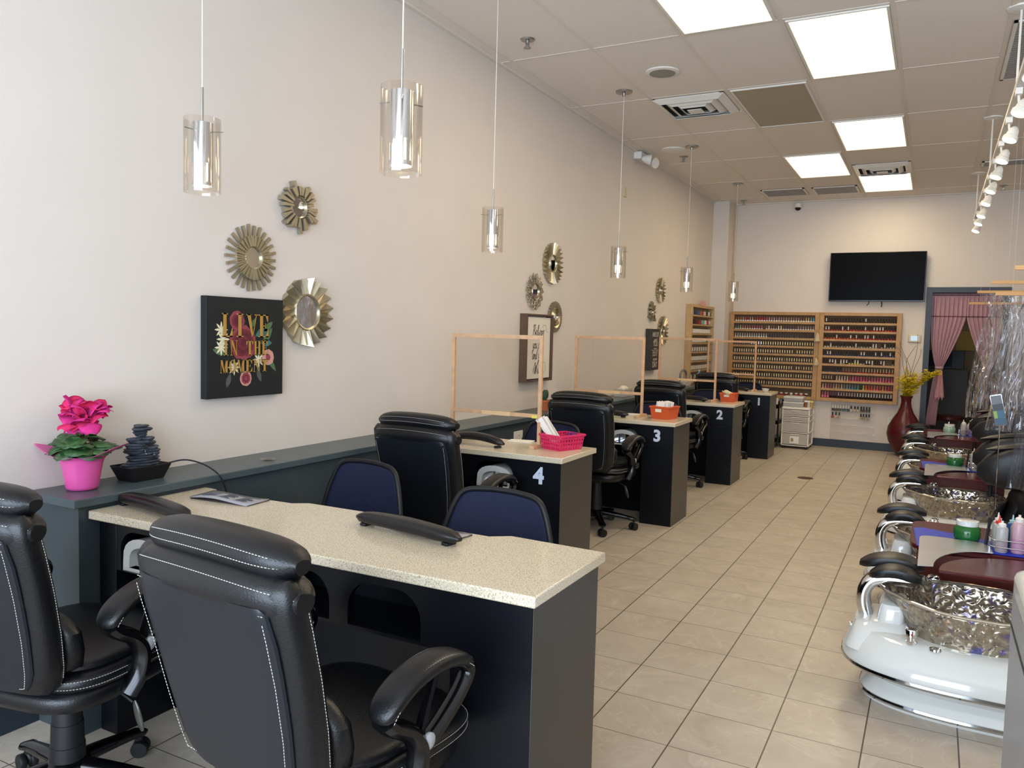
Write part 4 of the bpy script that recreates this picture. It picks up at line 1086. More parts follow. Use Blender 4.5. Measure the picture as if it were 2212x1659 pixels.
b_.build('stems', mat('brown green stem', '#6a6a3a', .6), t)
def petal(b_, base, az, el, L_, w_):
    M_ = Matrix.Translation(base) @ Matrix.Rotation(az, 4, 'Z') @ Matrix.Rotation(-el, 4, 'Y')
    b_.grid(lambda u, v: M_ @ Vector((L_*u, w_*(v-.5)*2*(math.sin(PI*min(.96, u*.78+.17)))**.5, .012*math.sin(PI*u)-.35*w_*((v-.5)*2)**2*.6)), 7, 6)
cl = [MB(), MB()]
centers = [(.02, -.035, .222), (.045, -.005, .235), (-.03, -.015, .24), (.0, .03, .25), (.03, -.005, .262), (-.015, -.02, .258), (.03, .035, .25), (-.03, .02, .25), (.01, .0, .24)]
for i, c_ in enumerate(centers):
    for k in range(4):
        az = 2*PI*k/4+i*1.1+.2*rr.random(); el = R(20+55*rr.random()) if i > 1 else R(-30+70*rr.random())
        petal(cl[(i+k) % 2], Vector(c_), az, el, .058+.014*rr.random(), .037)
for k in range(6): petal(cl[0], Vector((.015, -.025, .225)), 2*PI*k/6, R(-30), .048, .024)
for k in range(4): petal(cl[0], Vector((.04, .03, .255)), R(20+60*k), R(20+15*k), .055, .030)
f1 = cl[0].build('blossom', petal_pink, t, solid=.001); f2 = cl[1].build('blossom', petal_pink2, t, solid=.001)
for c_ in centers[:3]: MB().ball(Vector(c_)+Vector((.008, -.008, -.006)), .008, .008, .006).build('flower_eye', petal_eye, t)
# tabletop stone fountain
t = empty('tabletop_fountain', (-2.565, 1.93, ZL), R(0), 'tabletop fountain of stacked grey slate in a black tray on the ledge', 'fountain')
rings = [[Vector((sx*a, sy*b2, z)) for sx, sy in ((-1, -1), (1, -1), (1, 1), (-1, 1))] for a, b2, z in ((.045, .062, 0), (.062, .085, .055), (.058, .081, .055), (.05, .07, .042))]
MB().loft(rings).build('tray', mat('black tray', '#101012', .45), t, bevel=.002, smooth=False)
rr = random.Random(3)
def rock(b_, cx_, cy_, z, rx, ry, h_):
    seg = 14; ph = rr.random()*6; sh_ = [1+.14*math.sin(3*q+ph)+.08*rr.random() for q in [2*PI*i/seg for i in range(seg)]]
    b_.loft([[Vector((cx_+rx*k*sh_[i]*math.cos(2*PI*i/seg), cy_+ry*k*sh_[i]*math.sin(2*PI*i/seg), z+zz*h_+.002*rr.random())) for i in range(seg)] for k, zz in ((.72, 0), (.92, .3), (1.02, .7), (.9, 1.0), (.5, 1.02))])
b_ = MB()
z = .040
for k in range(6): rock(b_, .0, .0+.002*k, z+.0095*k, .048-.002*k, .068-.003*k, .011)
for k in range(4): rock(b_, -.004, -.018, z+.055+.009*k, .038, .040-.002*k, .011)
for k in range(3): rock(b_, .0, .035, z+.045+.011*k, .034, .034, .012)
rock(b_, .005, .0, z+.092, .034, .042, .013); rock(b_, -.002, -.026, z+.102, .022, .026, .012); rock(b_, .012, .016, z+.103, .026, .028, .012); rock(b_, -.01, .034, z+.083, .022, .03, .013)
rock(b_, .0, .002, z+.117, .018, .020, .010); rock(b_, -.004, -.002, z+.127, .024, .024, .010); rock(b_, .002, .0, z+.138, .030, .034, .012); rock(b_, -.006, .004, z+.151, .024, .028, .008)
b_.build('slate_stack', stone, t, smooth=False)
b_ = MB()
for (x, y, z0, z1) in ((.03, -.012, .118, .143), (.044, -.012, .078, .112), (.036, .03, .055, .098)): b_.tube([(x, y, z0+.0), (x+.003, y, (z0+z1)/2), (x-.006, y, z1)], .003, 6, flat=.5)
b_.build('water_stream', glass, t)
MB().tube([Vector(p)-Vector((-2.565, 1.93, ZL)) for p in bez([(-2.53, 2.01, ZL+.05), (-2.49, 2.07, ZL+.06), (-2.44, 2.13, ZL+.03), (-2.405, 2.17, ZL-.03), (-2.405, 2.19, ZL-.15), (-2.41, 2.19, .3)])], .003, 8).build('power_cord', matte_black, t)
# small glass dish on the ledge
t = empty('glass_dish', (-2.50, 2.50, ZL), 0, 'tiny clear glass dish on the ledge between the fountain and the chairs', 'dish')
MB().lathe([(.02, 0), (.03, .003), (.034, .008), (.030, .008), (.02, .003), (0, .003)], 20).build('dish_body', glass, t)
# ------------------------------------------------------------------ polish racks on the back wall
BOT = {}
def bottle_mesh(cap, body, tall=0):
    k = (cap, body, tall)
    if k in BOT: return BOT[k]
    b_ = MB()
    if tall: b_.lathe([(.0105, 0), (.0125, .004), (.0125, .020), (.006, .026)], 10); b_.mi = 1; b_.lathe([(.0065, .024), (.0058, .048), (.0048, .066)], 10)
    else: b_.lathe([(.0115, 0), (.0135, .004), (.0135, .024), (.007, .031)], 10); b_.mi = 1; b_.lathe([(.0085, .029), (.0082, .060), (.006, .064)], 10)
    bmesh.ops.scale(b_.b, vec=(1, 1, 1.14), verts=b_.b.verts)
    BOT[k] = b_.mesh('nail_polish_bottle', [mat('polish '+body, body, .15), mat('cap '+cap, cap, .3, .75 if cap in ('#b8a070', '#d8d4cc') else 0)])
    return BOT[k]
def cn(c): return {'#0f0d0e': 'black', '#b8a070': 'gold', '#d8d4cc': 'silver', '#ded8cc': 'white'}.get(c, 'coloured')
n_ind = 0
stuffb = {}
def place(x, y, z, cap, body, tall, where, group, individual=True):
    o = bpy.data.objects.new('nail_polish_bottle', bottle_mesh(cap, body, tall)); C.objects.link(o); o.location = (x, y, z)
    tag(o, where, 'nail polish', group)
K, G, S_, Wt = '#0f0d0e', '#b8a070', '#d8d4cc', '#ded8cc'
reds = ['#8f1218', '#a3161c', '#6f0f1c', '#b82a24']; pinks = ['#d9487a', '#e0608c', '#c93a6c', '#d87a98']; pales = ['#d8b8a4', '#cfae9c', '#c9a08c', '#b58a7c']
blues = ['#16224e', '#1c3a6e', '#20306a', '#123a2c']; greys = ['#8a8478', '#6f7a6a', '#b0a890', '#98a08c']; darks = ['#2a1014', '#1a0c12', '#34121c', '#101014']
pastel = ['#e0b49c', '#d8909a', '#b86a7c', '#9a5a68', '#a88a8c', '#cdb090', '#a8907c', '#d2b88c', '#6a8a84', '#7a9a94', '#4a9ac8', '#4a86b8', '#2c8a94', '#3aa89a', '#2a2a2e', '#b8cc3a', '#e8603a', '#e0442c', '#e05a4a', '#d8707a', '#e06058', '#d04a40', '#e88a3a', '#d8607a', '#c83a44', '#a83a40']
def rack(name, x0, x1, z0, z1, rows, label, yb=YB, depth=.09, fw=.055):
    t = empty(name, (x0, yb, z0), 0, label, 'polish rack')
    w_, h_ = x1-x0, z1-z0; nx = len(rows)
    b_ = MB()
    b_.box(0, fw, -depth, -.001, 0, h_); b_.box(w_-fw, w_, -depth, -.001, 0, h_); b_.box(fw, w_-fw, -depth, -.001, h_-fw*.75, h_); b_.box(fw, w_-fw, -depth, -.001, 0, fw*.75)
    b_.build('frame', oak, t, bevel=.003)
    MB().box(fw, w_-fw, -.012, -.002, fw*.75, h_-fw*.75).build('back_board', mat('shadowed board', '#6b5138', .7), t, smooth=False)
    iz0, iz1 = fw*.75, h_-fw*.75; p = (iz1-iz0)/nx; zz = []
    for i in range(nx):
        z = iz1-p*(i+1)
        if i < nx-1: MB().box(fw, w_-fw, -depth+.004, -.013, z-.004, z+.003).build('shelf', oak, t, smooth=False)
        if i < nx-1: MB().box(fw, w_-fw, -depth+.001, -depth+.009, z-.008, z+.020).build('shelf_rail', oak, t, bevel=.001)
        zz.append(z0+z+.0035)
    return zz
ordn = ['top', 'second', 'third', 'fourth', 'fifth', 'sixth', 'seventh', 'eighth', 'ninth', 'lowest']
rr = random.Random(21)
def row_objs(spec, xa, xb, y, z, i, rk):
    n_ = len(spec)
    for j, (cap, body, tall) in enumerate(spec):
        if cap is None: continue
        x = xa+(xb-xa)*(j+.5)/n_
        where = '%s capped polish bottle on the %s shelf of the %s wooden polish rack' % (cn(cap), ordn[i], rk)
        place(x, y+(rr.random()-.5)*.004, z, cap, body, tall, where, 'bottles on the %s shelf of the %s rack' % (ordn[i], rk))
def pick(l): return l[rr.randrange(len(l))]
right = []
right.append([(S_ if j in (0, 14) else K, pick(darks), 0) for j in range(25)])
right.append([(S_ if j in (0, 1, 6, 8, 14, 17, 18, 19, 20) else K, pick(reds), 0) for j in range(25)])
right.append([(S_ if j in (4, 9, 11, 14, 15, 17) else K, pick(['#b8481c', '#c0401c', '#a8281c'] if j < 10 else reds), 0) for j in range(25)])
right.append([(None if j == 19 else S_ if j in (2, 11, 17, 18, 21) else K, pick(greys), 0) for j in range(25)])
right.append([(S_ if j in (1, 2, 13, 14, 18, 20, 23) else K, pick(blues), 0) for j in range(25)])
right.append([(None if j in (22, 23) else S_ if j in (2, 3, 4, 6, 7, 8, 11, 12, 15, 16, 17, 20, 21) else K, '#b8a83a' if 8 < j < 13 else pick(greys+darks), 0) for j in range(25)])
right.append([(K if j < 7 else G if j > 13 else '#8a6a60', pick(blues if j < 7 else reds), 1 if j > 6 else 0) for j in range(25)])
right.append([(G if j < 4 else K if j == 4 else '#e0c8a8' if j < 10 else pick(pinks), pick(darks) if j < 5 else pick(pales) if j < 10 else pick(pinks), 1) for j in range(26)])
right.append([(pastel[j], pastel[j], 1) for j in range(26)])
right.append([(pick(pinks) if j < 3 else '#6a3a7c' if j < 6 else '#b8a8a8' if j < 13 else S_, pick(pinks) if j < 3 else pick(darks), 1) for j in range(26)])
yfr = YB-.088+.026
zr = rack('polish_rack', -1.318, -.366, .597, 1.733, right, 'right hand oak polish rack on the back wall with black capped rows')
for i, sp_ in enumerate(right): row_objs(sp_, -1.318+.06, -.366-.06, yfr+.012, zr[i], i, 'right')
lcol = [['#8a5a3a', '#a8603c', '#8f6a4a', '#b88a8c', '#b8506c', '#b02a4c', G, G]+['#b83050']*5+['#b85070', '#b88a98', '#a87a8c', '#a8a098', '#9a5a78', '#b08a98']+['#9a7a74']*8+['#7a4a54']*2+[G, G, '#4a9ac0', '#4a9ac0'],
        ['#2a5a4a', '#3a6a5a', '#a8b83a']+['#b8442c']*4+['#a83a44']*7+[G]+['#7a3a54', '#8a3a54', '#5a2a4c']+[G, G]+['#4a2438']*6+['#a08a8c']*8,
        ['#a8a8a4']*14+[K]*19,
        ['#8f1218', '#b01c2c', '#b01c2c', '#b01c2c', '#4a9a3a', '#1c5a4a', '#3a2a6a']+[S_]*5+[G]*20]
left = [[0]*33]*9
zl = rack('polish_rack', -2.460, -1.320, .597, 1.733, left+[0], 'left hand oak polish rack on the back wall with pink then gold rows')
row_objs([(c_, '#ded8cc', 0) for c_ in lcol[0][:33]], -2.40, -1.38, yfr+.012, zl[0], 0, 'left')
b_ = MB(); smats = []; sidx = {}
def sadd(b_, x, y, z, col, h0, h1, r_, metal=0):
    if col not in sidx: sidx[col] = len(smats); smats.append(mat('mix '+col, col, .3, .75 if col in (G, S_) else 0))
    b_.mi = sidx[col]; b_.lathe([(r_, h0), (r_*.9, h1)], 7, o=(x, y, z))
for i in range(1, 9):
    for j in range(33):
        x = -2.40+1.02*(j+.5)/33
        if i == 1: cap, body = lcol[1][j % len(lcol[1])], '#ded8cc'
        elif i == 2: cap, body = lcol[2][j], ('#ded8cc' if j < 14 else '#1a1416')
        elif i == 3: cap, body = (lcol[3]+[G]*4)[j], '#241a12'
        else: cap, body = (G if rr.random() < .95 else '#8a7a5a'), '#2a2014'
        if rr.random() < .02: continue
        sadd(b_, x, yfr+.012, zl[i], body, 0, .028, .0125); sadd(b_, x, yfr+.012, zl[i], cap, .029, .066, .0062)
o = b_.build('nail_polish_bottles', smats); tag(o, 'rows of mostly gold capped polish bottles filling the left oak rack below its top shelf', 'nail polish', kind='stuff')
# jars on its lowest shelf
jar_cols = ['#c8c0b8', '#8a2a4a', '#a82a5a', '#7a2a3a', '#b8b0a8', '#a83a34', '#c86a4a', '#5a2a2a']
for j in range(16):
    o = bpy.data.objects.new('powder_jar', (lambda bb: (bb.lathe([(.019, 0), (.02, .003), (.02, .020)], 12), setattr(bb, 'mi', 1), bb.lathe([(.021, .020), (.021, .034)], 12), bb.mesh('powder_jar', [mat('jar '+jar_cols[j % 8], jar_cols[j % 8], .3), white_plastic]))[-1])(MB())); C.objects.link(o)
    o.location = (-2.38+.0625*j, YB-.05, zl[9]); tag(o, 'small lidded powder jar on the lowest shelf of the left polish rack', 'jar', 'powder jars on the lowest shelf of the left rack')
# hanging mini mannequin garments on the rack divider
for (z, l, s_) in ((1.42, 'small cream cloth figure hanging from the rack divider, upper one', 1), (1.10, 'small cream cloth figure hanging from the rack divider, lower one', .8)):
    t = empty('hanging_ornament', (-1.335, YB-.105, z), 0, l, 'ornament')
    MB().lathe([(.045*s_, -.06*s_), (.03*s_, 0), (.012*s_, .05*s_), (.004*s_, .055*s_)], 14).build('skirt', mat('cream cloth', '#b8a888', .9, noise=.15), t)
    MB().tube(bez([(0, 0, .05*s_), (-.02*s_, 0, .075*s_), (0, 0, .10*s_), (.02*s_, 0, .075*s_), (0, 0, .05*s_)]), .004, 6).build('loop', mat('straw', '#a8905c', .8), t)

# side rack on the left wall near the corner
t = empty('side_polish_rack', (XL, 9.52, .80), 0, 'light oak polish rack on the left wall by the corner column, filled with boxes', 'polish rack')
W_, H_, D_ = 1.10, .975, .075; fw = .06
b_ = MB()
b_.box(.001, D_, 0, fw, 0, H_); b_.box(.001, D_, W_-fw, W_, 0, H_); b_.box(.001, D_, fw, W_-fw, H_-.035, H_); b_.box(.001, D_, fw, W_-fw, 0, .03)
b_.build('frame', mat('light oak', '#b8976a', .5, noise=.12, nscale=14), t, bevel=.003)
MB().box(.001, .008, fw, W_-fw, .03, H_-.035).build('back_board', mat('tan board', '#a08a66', .7), t, smooth=False)
p = (H_-.065)/8
cols8 = [['#d8d4cc', '#2a2a30', '#1c3a6a', '#2a5a8a', '#c87a2a', '#b82a2a', '#d8d0c8', '#3a1420', '#d8d4cc', '#1a1418'], ['#16141c', '#2a1a2c', '#6a1a24', '#a82a34', '#7ab09a', '#e0dcd4', '#b03a34', '#c8ccc4'], ['#e4e0d8'], ['#e4e0d8', '#e4e0d8', '#d8d4cc', '#8a9690'], ['#dcd8d0', '#8a8880'], ['#e0dcd2'], ['#dcd8cc', '#c8c0b0'], ['#d8d0c0', '#2a2a26', '#dcd6c8']]
for i in range(8):
    z = H_-.035-p*(i+1)
    MB().box(.009, D_-.001, fw, W_-fw, z-.004, z+.003).build('shelf', mat('light oak', '#b8976a'), t, smooth=False)
    MB().box(D_-.009, D_-.001, fw, W_-fw, z-.006, z+.022).build('shelf_rail', mat('light oak', '#b8976a'), t, smooth=False)
    for j in range(18):
        if i == 7 and j % 5 == 4: continue
        cc_ = cols8[i]; col = cc_[(j*len(cc_))//18] if i < 4 else cc_[(j*7+i) % len(cc_)]
        key = ('pb', col)
        if key not in BOT: BOT[key] = (lambda bb: (bb.box(-.014, .014, -.021, .021, 0, .075), setattr(bb, 'mi', 1), bb.box(.0141, .0146, -.021, .021, 0, .024), bb.mesh('polish_box', [mat('box '+col, col, .5), mat('box foot', '#5a2a2a' if i > 1 else '#14100f', .5)], False))[-1])(MB())
        o = bpy.data.objects.new('polish_box', BOT[key]); C.objects.link(o); o.location = (XL+.035, 9.52+fw+(W_-2*fw)*(j+.5)/18, .80+z+.0035)
        tag(o, 'small upright polish box on the %s shelf of the rack beside the corner column' % ordn[i] if i < 7 else 'small upright polish box on the bottom shelf of the rack beside the corner column', 'polish box', 'polish boxes on the %s shelf of the side rack' % ordn[i])
o = MB().lathe([(0, 0), (.085, 0), (.085, .004), (0, .004)], 28, mtx=Matrix.Translation((XL+.06, 10.08, 1.80)) @ Matrix.Diagonal((1, 1.6, .45, 1)) @ Matrix.Rotation(R(90), 4, 'Y')).build('oval_sign', mat('faded pink sign', '#d09a92', .5))
tag(o, 'faded pink oval sign standing on top of the rack beside the corner column', 'sign')

# clear acrylic rack under the right polish rack
t = empty('acrylic_rack', (-1.135, YB, .10), 0, 'clear acrylic polish shelf on the back wall below the right oak rack', 'acrylic shelf')
MB().box(0, .525, -.006, -.001, 0, .465).build('back_sheet', acrylic, t, smooth=False)
zac = []
for i in range(5):
    z = .375-.092*i
    b_ = MB(); b_.box(.0, .525, -.055, -.006, z-.002, z); b_.box(0, .525, -.057, -.055, z-.002, z+.022); b_.build('clear_shelf', acrylic, t, smooth=False); zac.append(.10+z+.0005)
def acr(x, i, cap, body):
    place(x, YB-.032, zac[i], cap, body, 0, '%s capped polish bottle on the %s row of the clear acrylic shelf' % (cn(cap), ('upper', 'second')[i]), 'bottles on the %s row of the acrylic shelf' % ('upper', 'second')[i])
for x, cap, body in ((-1.11, Wt, '#2a2a24'), (-1.08, Wt, '#4a4430'), (-1.05, Wt, '#5a5038'), (-1.02, Wt, '#4a4a3a'), (-.985, Wt, '#1c4a50'), (-.955, Wt, '#2a5a5c'), (-.925, Wt, '#143438'), (-.893, K, '#c8b8a8'), (-.85, K, '#c0b0a0'), (-.815, K, '#c0b0a0'), (-.775, K, '#4a3a34'), (-.745, K, '#4a1018'), (-.712, K, '#3a1418'), (-.68, K, '#161618')): acr(x, 0, cap, body)
for x, cap, body in ((-1.11, K, '#a81c1c'), (-1.07, K, '#d8a894'), (-1.03, K, '#a898a0'), (-.775, K, '#a89878'), (-.745, K, '#9a8a6a'), (-.712, K, '#a09070'), (-.68, K, '#a89a78')): acr(x, 1, cap, body)

# clear drawer cart
t = empty('drawer_cart', (-1.49, 10.66, 0), 0, 'white four drawer plastic cart with see-through drawers below the left rack', 'drawer cart')
fw2 = mat('cart frame white', '#efe8da', .45)
W_, D_ = .165, .20
for i, (z0, z1) in enumerate(((.045, .20), (.205, .345), (.35, .415), (.42, .50))):
    d_ = MB().box(-W_+.012, W_-.012, -D_+.002, D_-.01, z0+.008, z1-.008).build('drawer', mat('frosted drawer', '#cfc8ba', .25, alpha=.7), t, bevel=.004, smooth=False)
    MB().box(-.05, .05, -D_-.006, -D_+.002, z1-.026, z1-.014).build('drawer_pull', mat('frosted pull', '#cfc9bc', .3), d_, bevel=.002)
b_ = MB()
for z in (.035, .2, .345, .415, .50): b_.box(-W_, W_, -D_, D_, z, z+.008)
for sx in (-1, 1):
    for sy in (-1, 1): b_.box(sx*W_-.012*(sx > 0), sx*W_+.012*(sx < 0), sy*D_-.012*(sy > 0), sy*D_+.012*(sy < 0), .035, .508)
b_.box(-W_-.003, W_+.003, -D_-.003, D_+.003, .508, .524)
b_.build('cart_frame', fw2, t, smooth=False)
o = MB().box(-.06, .05, -D_-.0035, -D_-.001, .07, .16).build('drawer_label', paper_white, t, smooth=False)
o = MB().box(-.045, -.015, -D_-.0045, -D_-.0036, .09, .135).build('label_picture', mat('tan print', '#a88a50', .6), t, smooth=False)
MB().box(-.05, .06, -.10, .1, .235, .26).build('blue_contents', mat('blue film', '#5a8ab0', .5), t, bevel=.01)
for sx in (-1, 1):
    for sy in (-1, 1): MB().lathe([(.016, 0), (.018, .01), (.012, .035)], 12, o=(sx*(W_-.03), sy*(D_-.03), 0)).build('caster', matte_black, t)
for k, (z, l, ww) in enumerate(((.525, 'lower clear organizer box on the drawer cart', .12), (.590, 'upper clear organizer box heaped with clear tips on the drawer cart', .115))):
    t = empty('organizer_box', (-1.535, 10.62, z), 0, l, 'organizer box')
    MB().box(-ww, ww, -.12, .12, 0, .060).build('box_body', clear_plastic, t, bevel=.004, smooth=False)
    MB().box(-ww-.003, ww+.003, -.123, .123, .048, .062).build('box_lid', white_plastic, t, bevel=.002, smooth=False)
for k in range(8):
    o = MB().box(-.02, .02, -.012, .012, 0, .01).build('nail_tip_case', clear_plastic, smooth=False, bevel=.002); o.location = (-1.61+.024*k, 10.60+.03*(k % 2), .6525+.0*(k % 3)); o.rotation_euler = (0, 0, k)
    tag(o, 'small clear case lying on top of the upper organizer box', 'case', 'clear cases on the organizer box')
for k, (c1, c2) in enumerate((('#7a4a2a', '#e0dcd0'), ('#b8b0a0', '#e0dcd0'), ('#a88a50', '#d8d05a'))):
    o = bpy.data.objects.new('product_jar', (lambda bb: (bb.lathe([(.02, 0), (.02, .065)], 12), setattr(bb, 'mi', 1), bb.lathe([(.021, .065), (.021, .085)], 12), bb.mesh('product_jar', [mat('pj'+c1, c1, .4), mat('pj'+c2, c2, .4)]))[-1])(MB())); C.objects.link(o); o.location = (-1.395+.035*k, 10.60, .5245)
    tag(o, ('brown product jar with white lid on the drawer cart', 'grey product jar with white lid on the drawer cart', 'tan product jar with yellow lid on the drawer cart')[k], 'jar')
# black trolley between desk 1 and cart
t = empty('black_trolley', (-1.76, 10.55, 0), 0, 'black metal trolley squeezed between desk 1 and the drawer cart', 'trolley')
b_ = MB()
for sx in (-.07, .07):
    for sy in (-.15, .15): b_.tube([(sx, sy, .03), (sx, sy, .60)], .010, 8)
b_.build('trolley_frame', gloss_black, t)
for z in (.08, .3, .5): MB().box(-.075, .075, -.155, .155, z, z+.05).build('tray', gloss_black, t, bevel=.004)
o = MB().box(-.04, .04, -.03, .03, 0, .075).build('tan_box', label_paper, bevel=.003); o.location = (-1.75, 10.47, .551); tag(o, 'small tan box on the black trolley', 'box')

# tall red vase
t = empty('floor_vase', (-.262, 10.66, 0), 0, 'tall dark red floor vase with a narrow neck by the doorway', 'vase')
MB().lathe([(.06, 0), (.075, .01), (.12, .08), (.175, .18), (.198, .27), (.185, .36), (.14, .45), (.09, .53), (.064, .60), (.055, .655), (.058, .70), (.075, .735), (.07, .735), (.05, .69), (.05, .6)], 40).build('vase_body', red_wood, t)
t2 = empty('flower_branches', (-.262, 10.66, .70), 0, 'yellow blossoms and bare curly twigs standing in the red floor vase', 'flowers')
rr = random.Random(9); bl = MB(); tw = MB()
def blossom(c_):
    for k in range(5):
        a = 2*PI*k/5+rr.random(); d = Vector((math.cos(a), math.sin(a), .5*rr.random()-.1)).normalized()*.020; e_ = Vector((-d.y, d.x, .004))*.45
        v = [bl.b.verts.new(Vector(c_)+p) for p in (Vector((0, 0, 0)), d*.6+e_, d*1.2, d*.6-e_)]; bl.face(v)
for i in range(20):
    a = rr.random()*2*PI; L_ = .22+.18*rr.random(); lean = .10+.6*rr.random()
    if i > 15: a, lean, L_ = R(-5+8*(i-16)), .95, .36
    p1 = Vector((math.cos(a)*L_*lean*.45, math.sin(a)*L_*lean*.3, L_*.6)); p2 = Vector((math.cos(a)*L_*lean, math.sin(a)*L_*lean*.6, L_*.95))
    pts = bez([(0, 0, -.15), (0, 0, .0), p1, p2], 8); tw.tube(pts, .0018, 5)
    for q in resample(pts[9:], .017):
        for _ in range(3): blossom(q+Vector(((rr.random()-.5)*.06, (rr.random()-.5)*.06, (rr.random()-.5)*.045)))
for i in range(150):
    a = rr.random()*2*PI; r_ = .13*rr.random()**.5; blossom((r_*math.cos(a), r_*math.sin(a), .06+.20*rr.random()))
bl.build('blossoms', yellow_flower, t2, smooth=False)
for pts in ([(0, 0, 0), (.01, 0, .2), (.06, 0, .45), (.085, 0, .62), (.08, 0, .78)], [(0, 0, 0), (-.03, 0, .25), (-.02, 0, .42), (-.10, 0, .58), (-.16, 0, .62)], [(0, 0, 0), (.03, 0, .3), (-.01, 0, .45), (-.06, 0, .55), (-.12, 0, .70)], [(0, 0, 0), (.05, 0, .3), (.12, 0, .52), (.125, 0, .60)], [(0, 0, .3), (-.02, 0, .45), (.02, 0, .55), (.07, 0, .64)], [(0, 0, .2), (-.05, 0, .36), (-.07, 0, .50), (-.13, 0, .56)]):
    tw.tube(bez(pts, 6), .0024, 6)
tw.build('twigs', twig, t2)

# floor drain
o = MB().lathe([(0, 0.0005), (.075, .0005), (.075, .003), (0, .004)], 28).build('floor_drain', mat('brass drain', '#5a4630', .4, .6)); o.location = (-1.065, 8.32, 0); tag(o, 'small round brown drain cover in the tiled aisle floor', 'drain cover')

# ------------------------------------------------------------------ doorway curtain and back room
def curtain(side, label):
    t = empty('door_curtain', ((DX0+DX1)/2, YB+.05, 0), 0, label, 'curtain', 'dusty pink tied curtains in the doorway')
    hw = (DX1-DX0)/2
    def f(u, v):
        # v: 0 top .. 1 bottom ; u: 0 outer edge .. 1 inner edge
        z = DZ-.005-v*1.62
        vt = .56  # tie
        if v < .17: xo, xi = hw, 0
        elif v < vt:
            k = (v-.17)/(vt-.17); xo = hw-.02*k-.06*k**3; xi = (hw-.155)*k**1.25
        else:
            k = (v-vt)/(1-vt); xo = hw-.08+.08*k**.8; xi = (hw-.155)+(.04)*k
        x = xo+(xi-xo)*u
        w_ = abs(xo-xi); return Vector((-side*-1*x if side > 0 else -x, .018*math.sin(u*2*PI*8)*(1 if v > .03 else .3)*(.5+w_), z))
    MB().grid(f, 96, 48).build('drape', curtain_pink, t, solid=.002, ang=180)
    for v in (.012, .17):
        MB().grid(lambda u, w_: f(u, v+.006*w_)+Vector((0, -.006, 0)), 96, 1).build('ribbon_seam', curtain_band, t, solid=.002)
    xt = side*(hw-.118)
    MB().lathe([(.042, -.012), (.046, 0), (.042, .012)], 20, o=(xt, 0, DZ-.005-.56*1.62), cap=False).build('tie_back', curtain_pink, t, solid=.004)
    MB().grid(lambda u, v: Vector((xt-side*(-.01)+side*-.03+(.07*u-.035)*(.5+v), -.035+.008*math.sin(u*14), DZ-.95-v*(.34-.02*math.cos(u*20)))), 20, 8).build('ruffle_tail', mat('ruffle pink', '#bd8e92', .9), t, solid=.002)
curtain(-1, 'left dusty pink doorway curtain tied back at its middle')
curtain(1, 'right dusty pink doorway curtain partly behind the clear hanging sheets')
# fridge, microwave, shelf, stool, paper
t = empty('refrigerator', (.16, 12.2, 0), 0, 'grey refrigerator in the dim room behind the curtains', 'refrigerator')
MB().box(-.26, .26, -.26, .26, .02, 1.04).build('body', mat('dim grey steel', '#3f3c38', .55, .1), t, bevel=.008)
MB().box(-.255, .255, -.275, -.262, .04, 1.03).build('door', mat('dim grey steel', '#5c5852'), t, bevel=.006)
t = empty('microwave', (.14, 12.12, 1.041), 0, 'black microwave on top of the refrigerator', 'microwave')
MB().box(-.22, .22, -.16, .16, 0, .24).build('body', matte_black, t, bevel=.006)
MB().box(-.20, .08, -.168, -.162, .03, .21).build('door_glass', tv_black, t, smooth=False)
t = empty('side_table', (.72, 12.3, 0), 0, 'cream topped side table with jars beside the refrigerator', 'table')
MB().box(-.26, .26, -.2, .2, .57, .61).build('tabletop', mat('cream top', '#b8a880', .5), t, bevel=.003)
for sx in (-.22, .22): MB().box(sx-.015, sx+.015, -.18, .18, 0, .57).build('side_panel', matte_black, t, smooth=False)
for k, (x, h_, c_, l) in enumerate(((.50, .16, '#1c1c1e', 'black canister at the left of the side table'), (.58, .19, '#241c1c', 'tall dark canister on the side table'), (.66, .12, '#8a8478', 'short pale jar on the side table'), (.76, .18, '#141416', 'black canister at the right of the side table'))):
    o = MB().lathe([(.035, 0), (.036, h_*.9), (.025, h_)], 16).build('canister', mat('can'+c_, c_, .3)); o.location = (x, 12.22, .6105); tag(o, l, 'canister')
t = empty('salon_stool', (.22, 11.55, 0), 0, 'round maroon stool on chrome casters in the back room', 'stool')
MB().lathe([(.0, .40), (.15, .40), (.165, .415), (.165, .445), (.14, .46), (0, .462)], 32).build('seat', mat('maroon vinyl', '#4a1c1c', .3), t)
MB().lathe([(.02, .08), (.02, .30), (.014, .31), (.014, .40)], 16).build('column', chrome, t)
b_ = MB()
for k in range(5): a = 2*PI*k/5+.3; b_.tube(bez([(0, 0, .11), (.1*math.cos(a), .1*math.sin(a), .10), (.2*math.cos(a), .2*math.sin(a), .055)]), .011, 8)
b_.build('star_base', chrome, t)
for k in range(5): a = 2*PI*k/5+.3; MB().ball((.2*math.cos(a), .2*math.sin(a), .026), .022, .022, .026).build('caster', matte_black, t)
o = MB().box(.28, .52, YE-.112, YE-.101, 1.28, 1.56).build('wall_notice', mat('tan paper', '#a8955c', .7), smooth=False); tag(o, 'tan paper notice on the far wall of the back room', 'notice')
l = bpy.data.lights.new('backroom_fill', 'POINT'); l.energy = 9; l.color = (1, .85, .62); l.shadow_soft_size = .15; o = bpy.data.objects.new('backroom_fill', l); C.objects.link(o); o.location = (.9, 11.9, 2.7)  # added point lamp without a fixture, brightens the dark back room
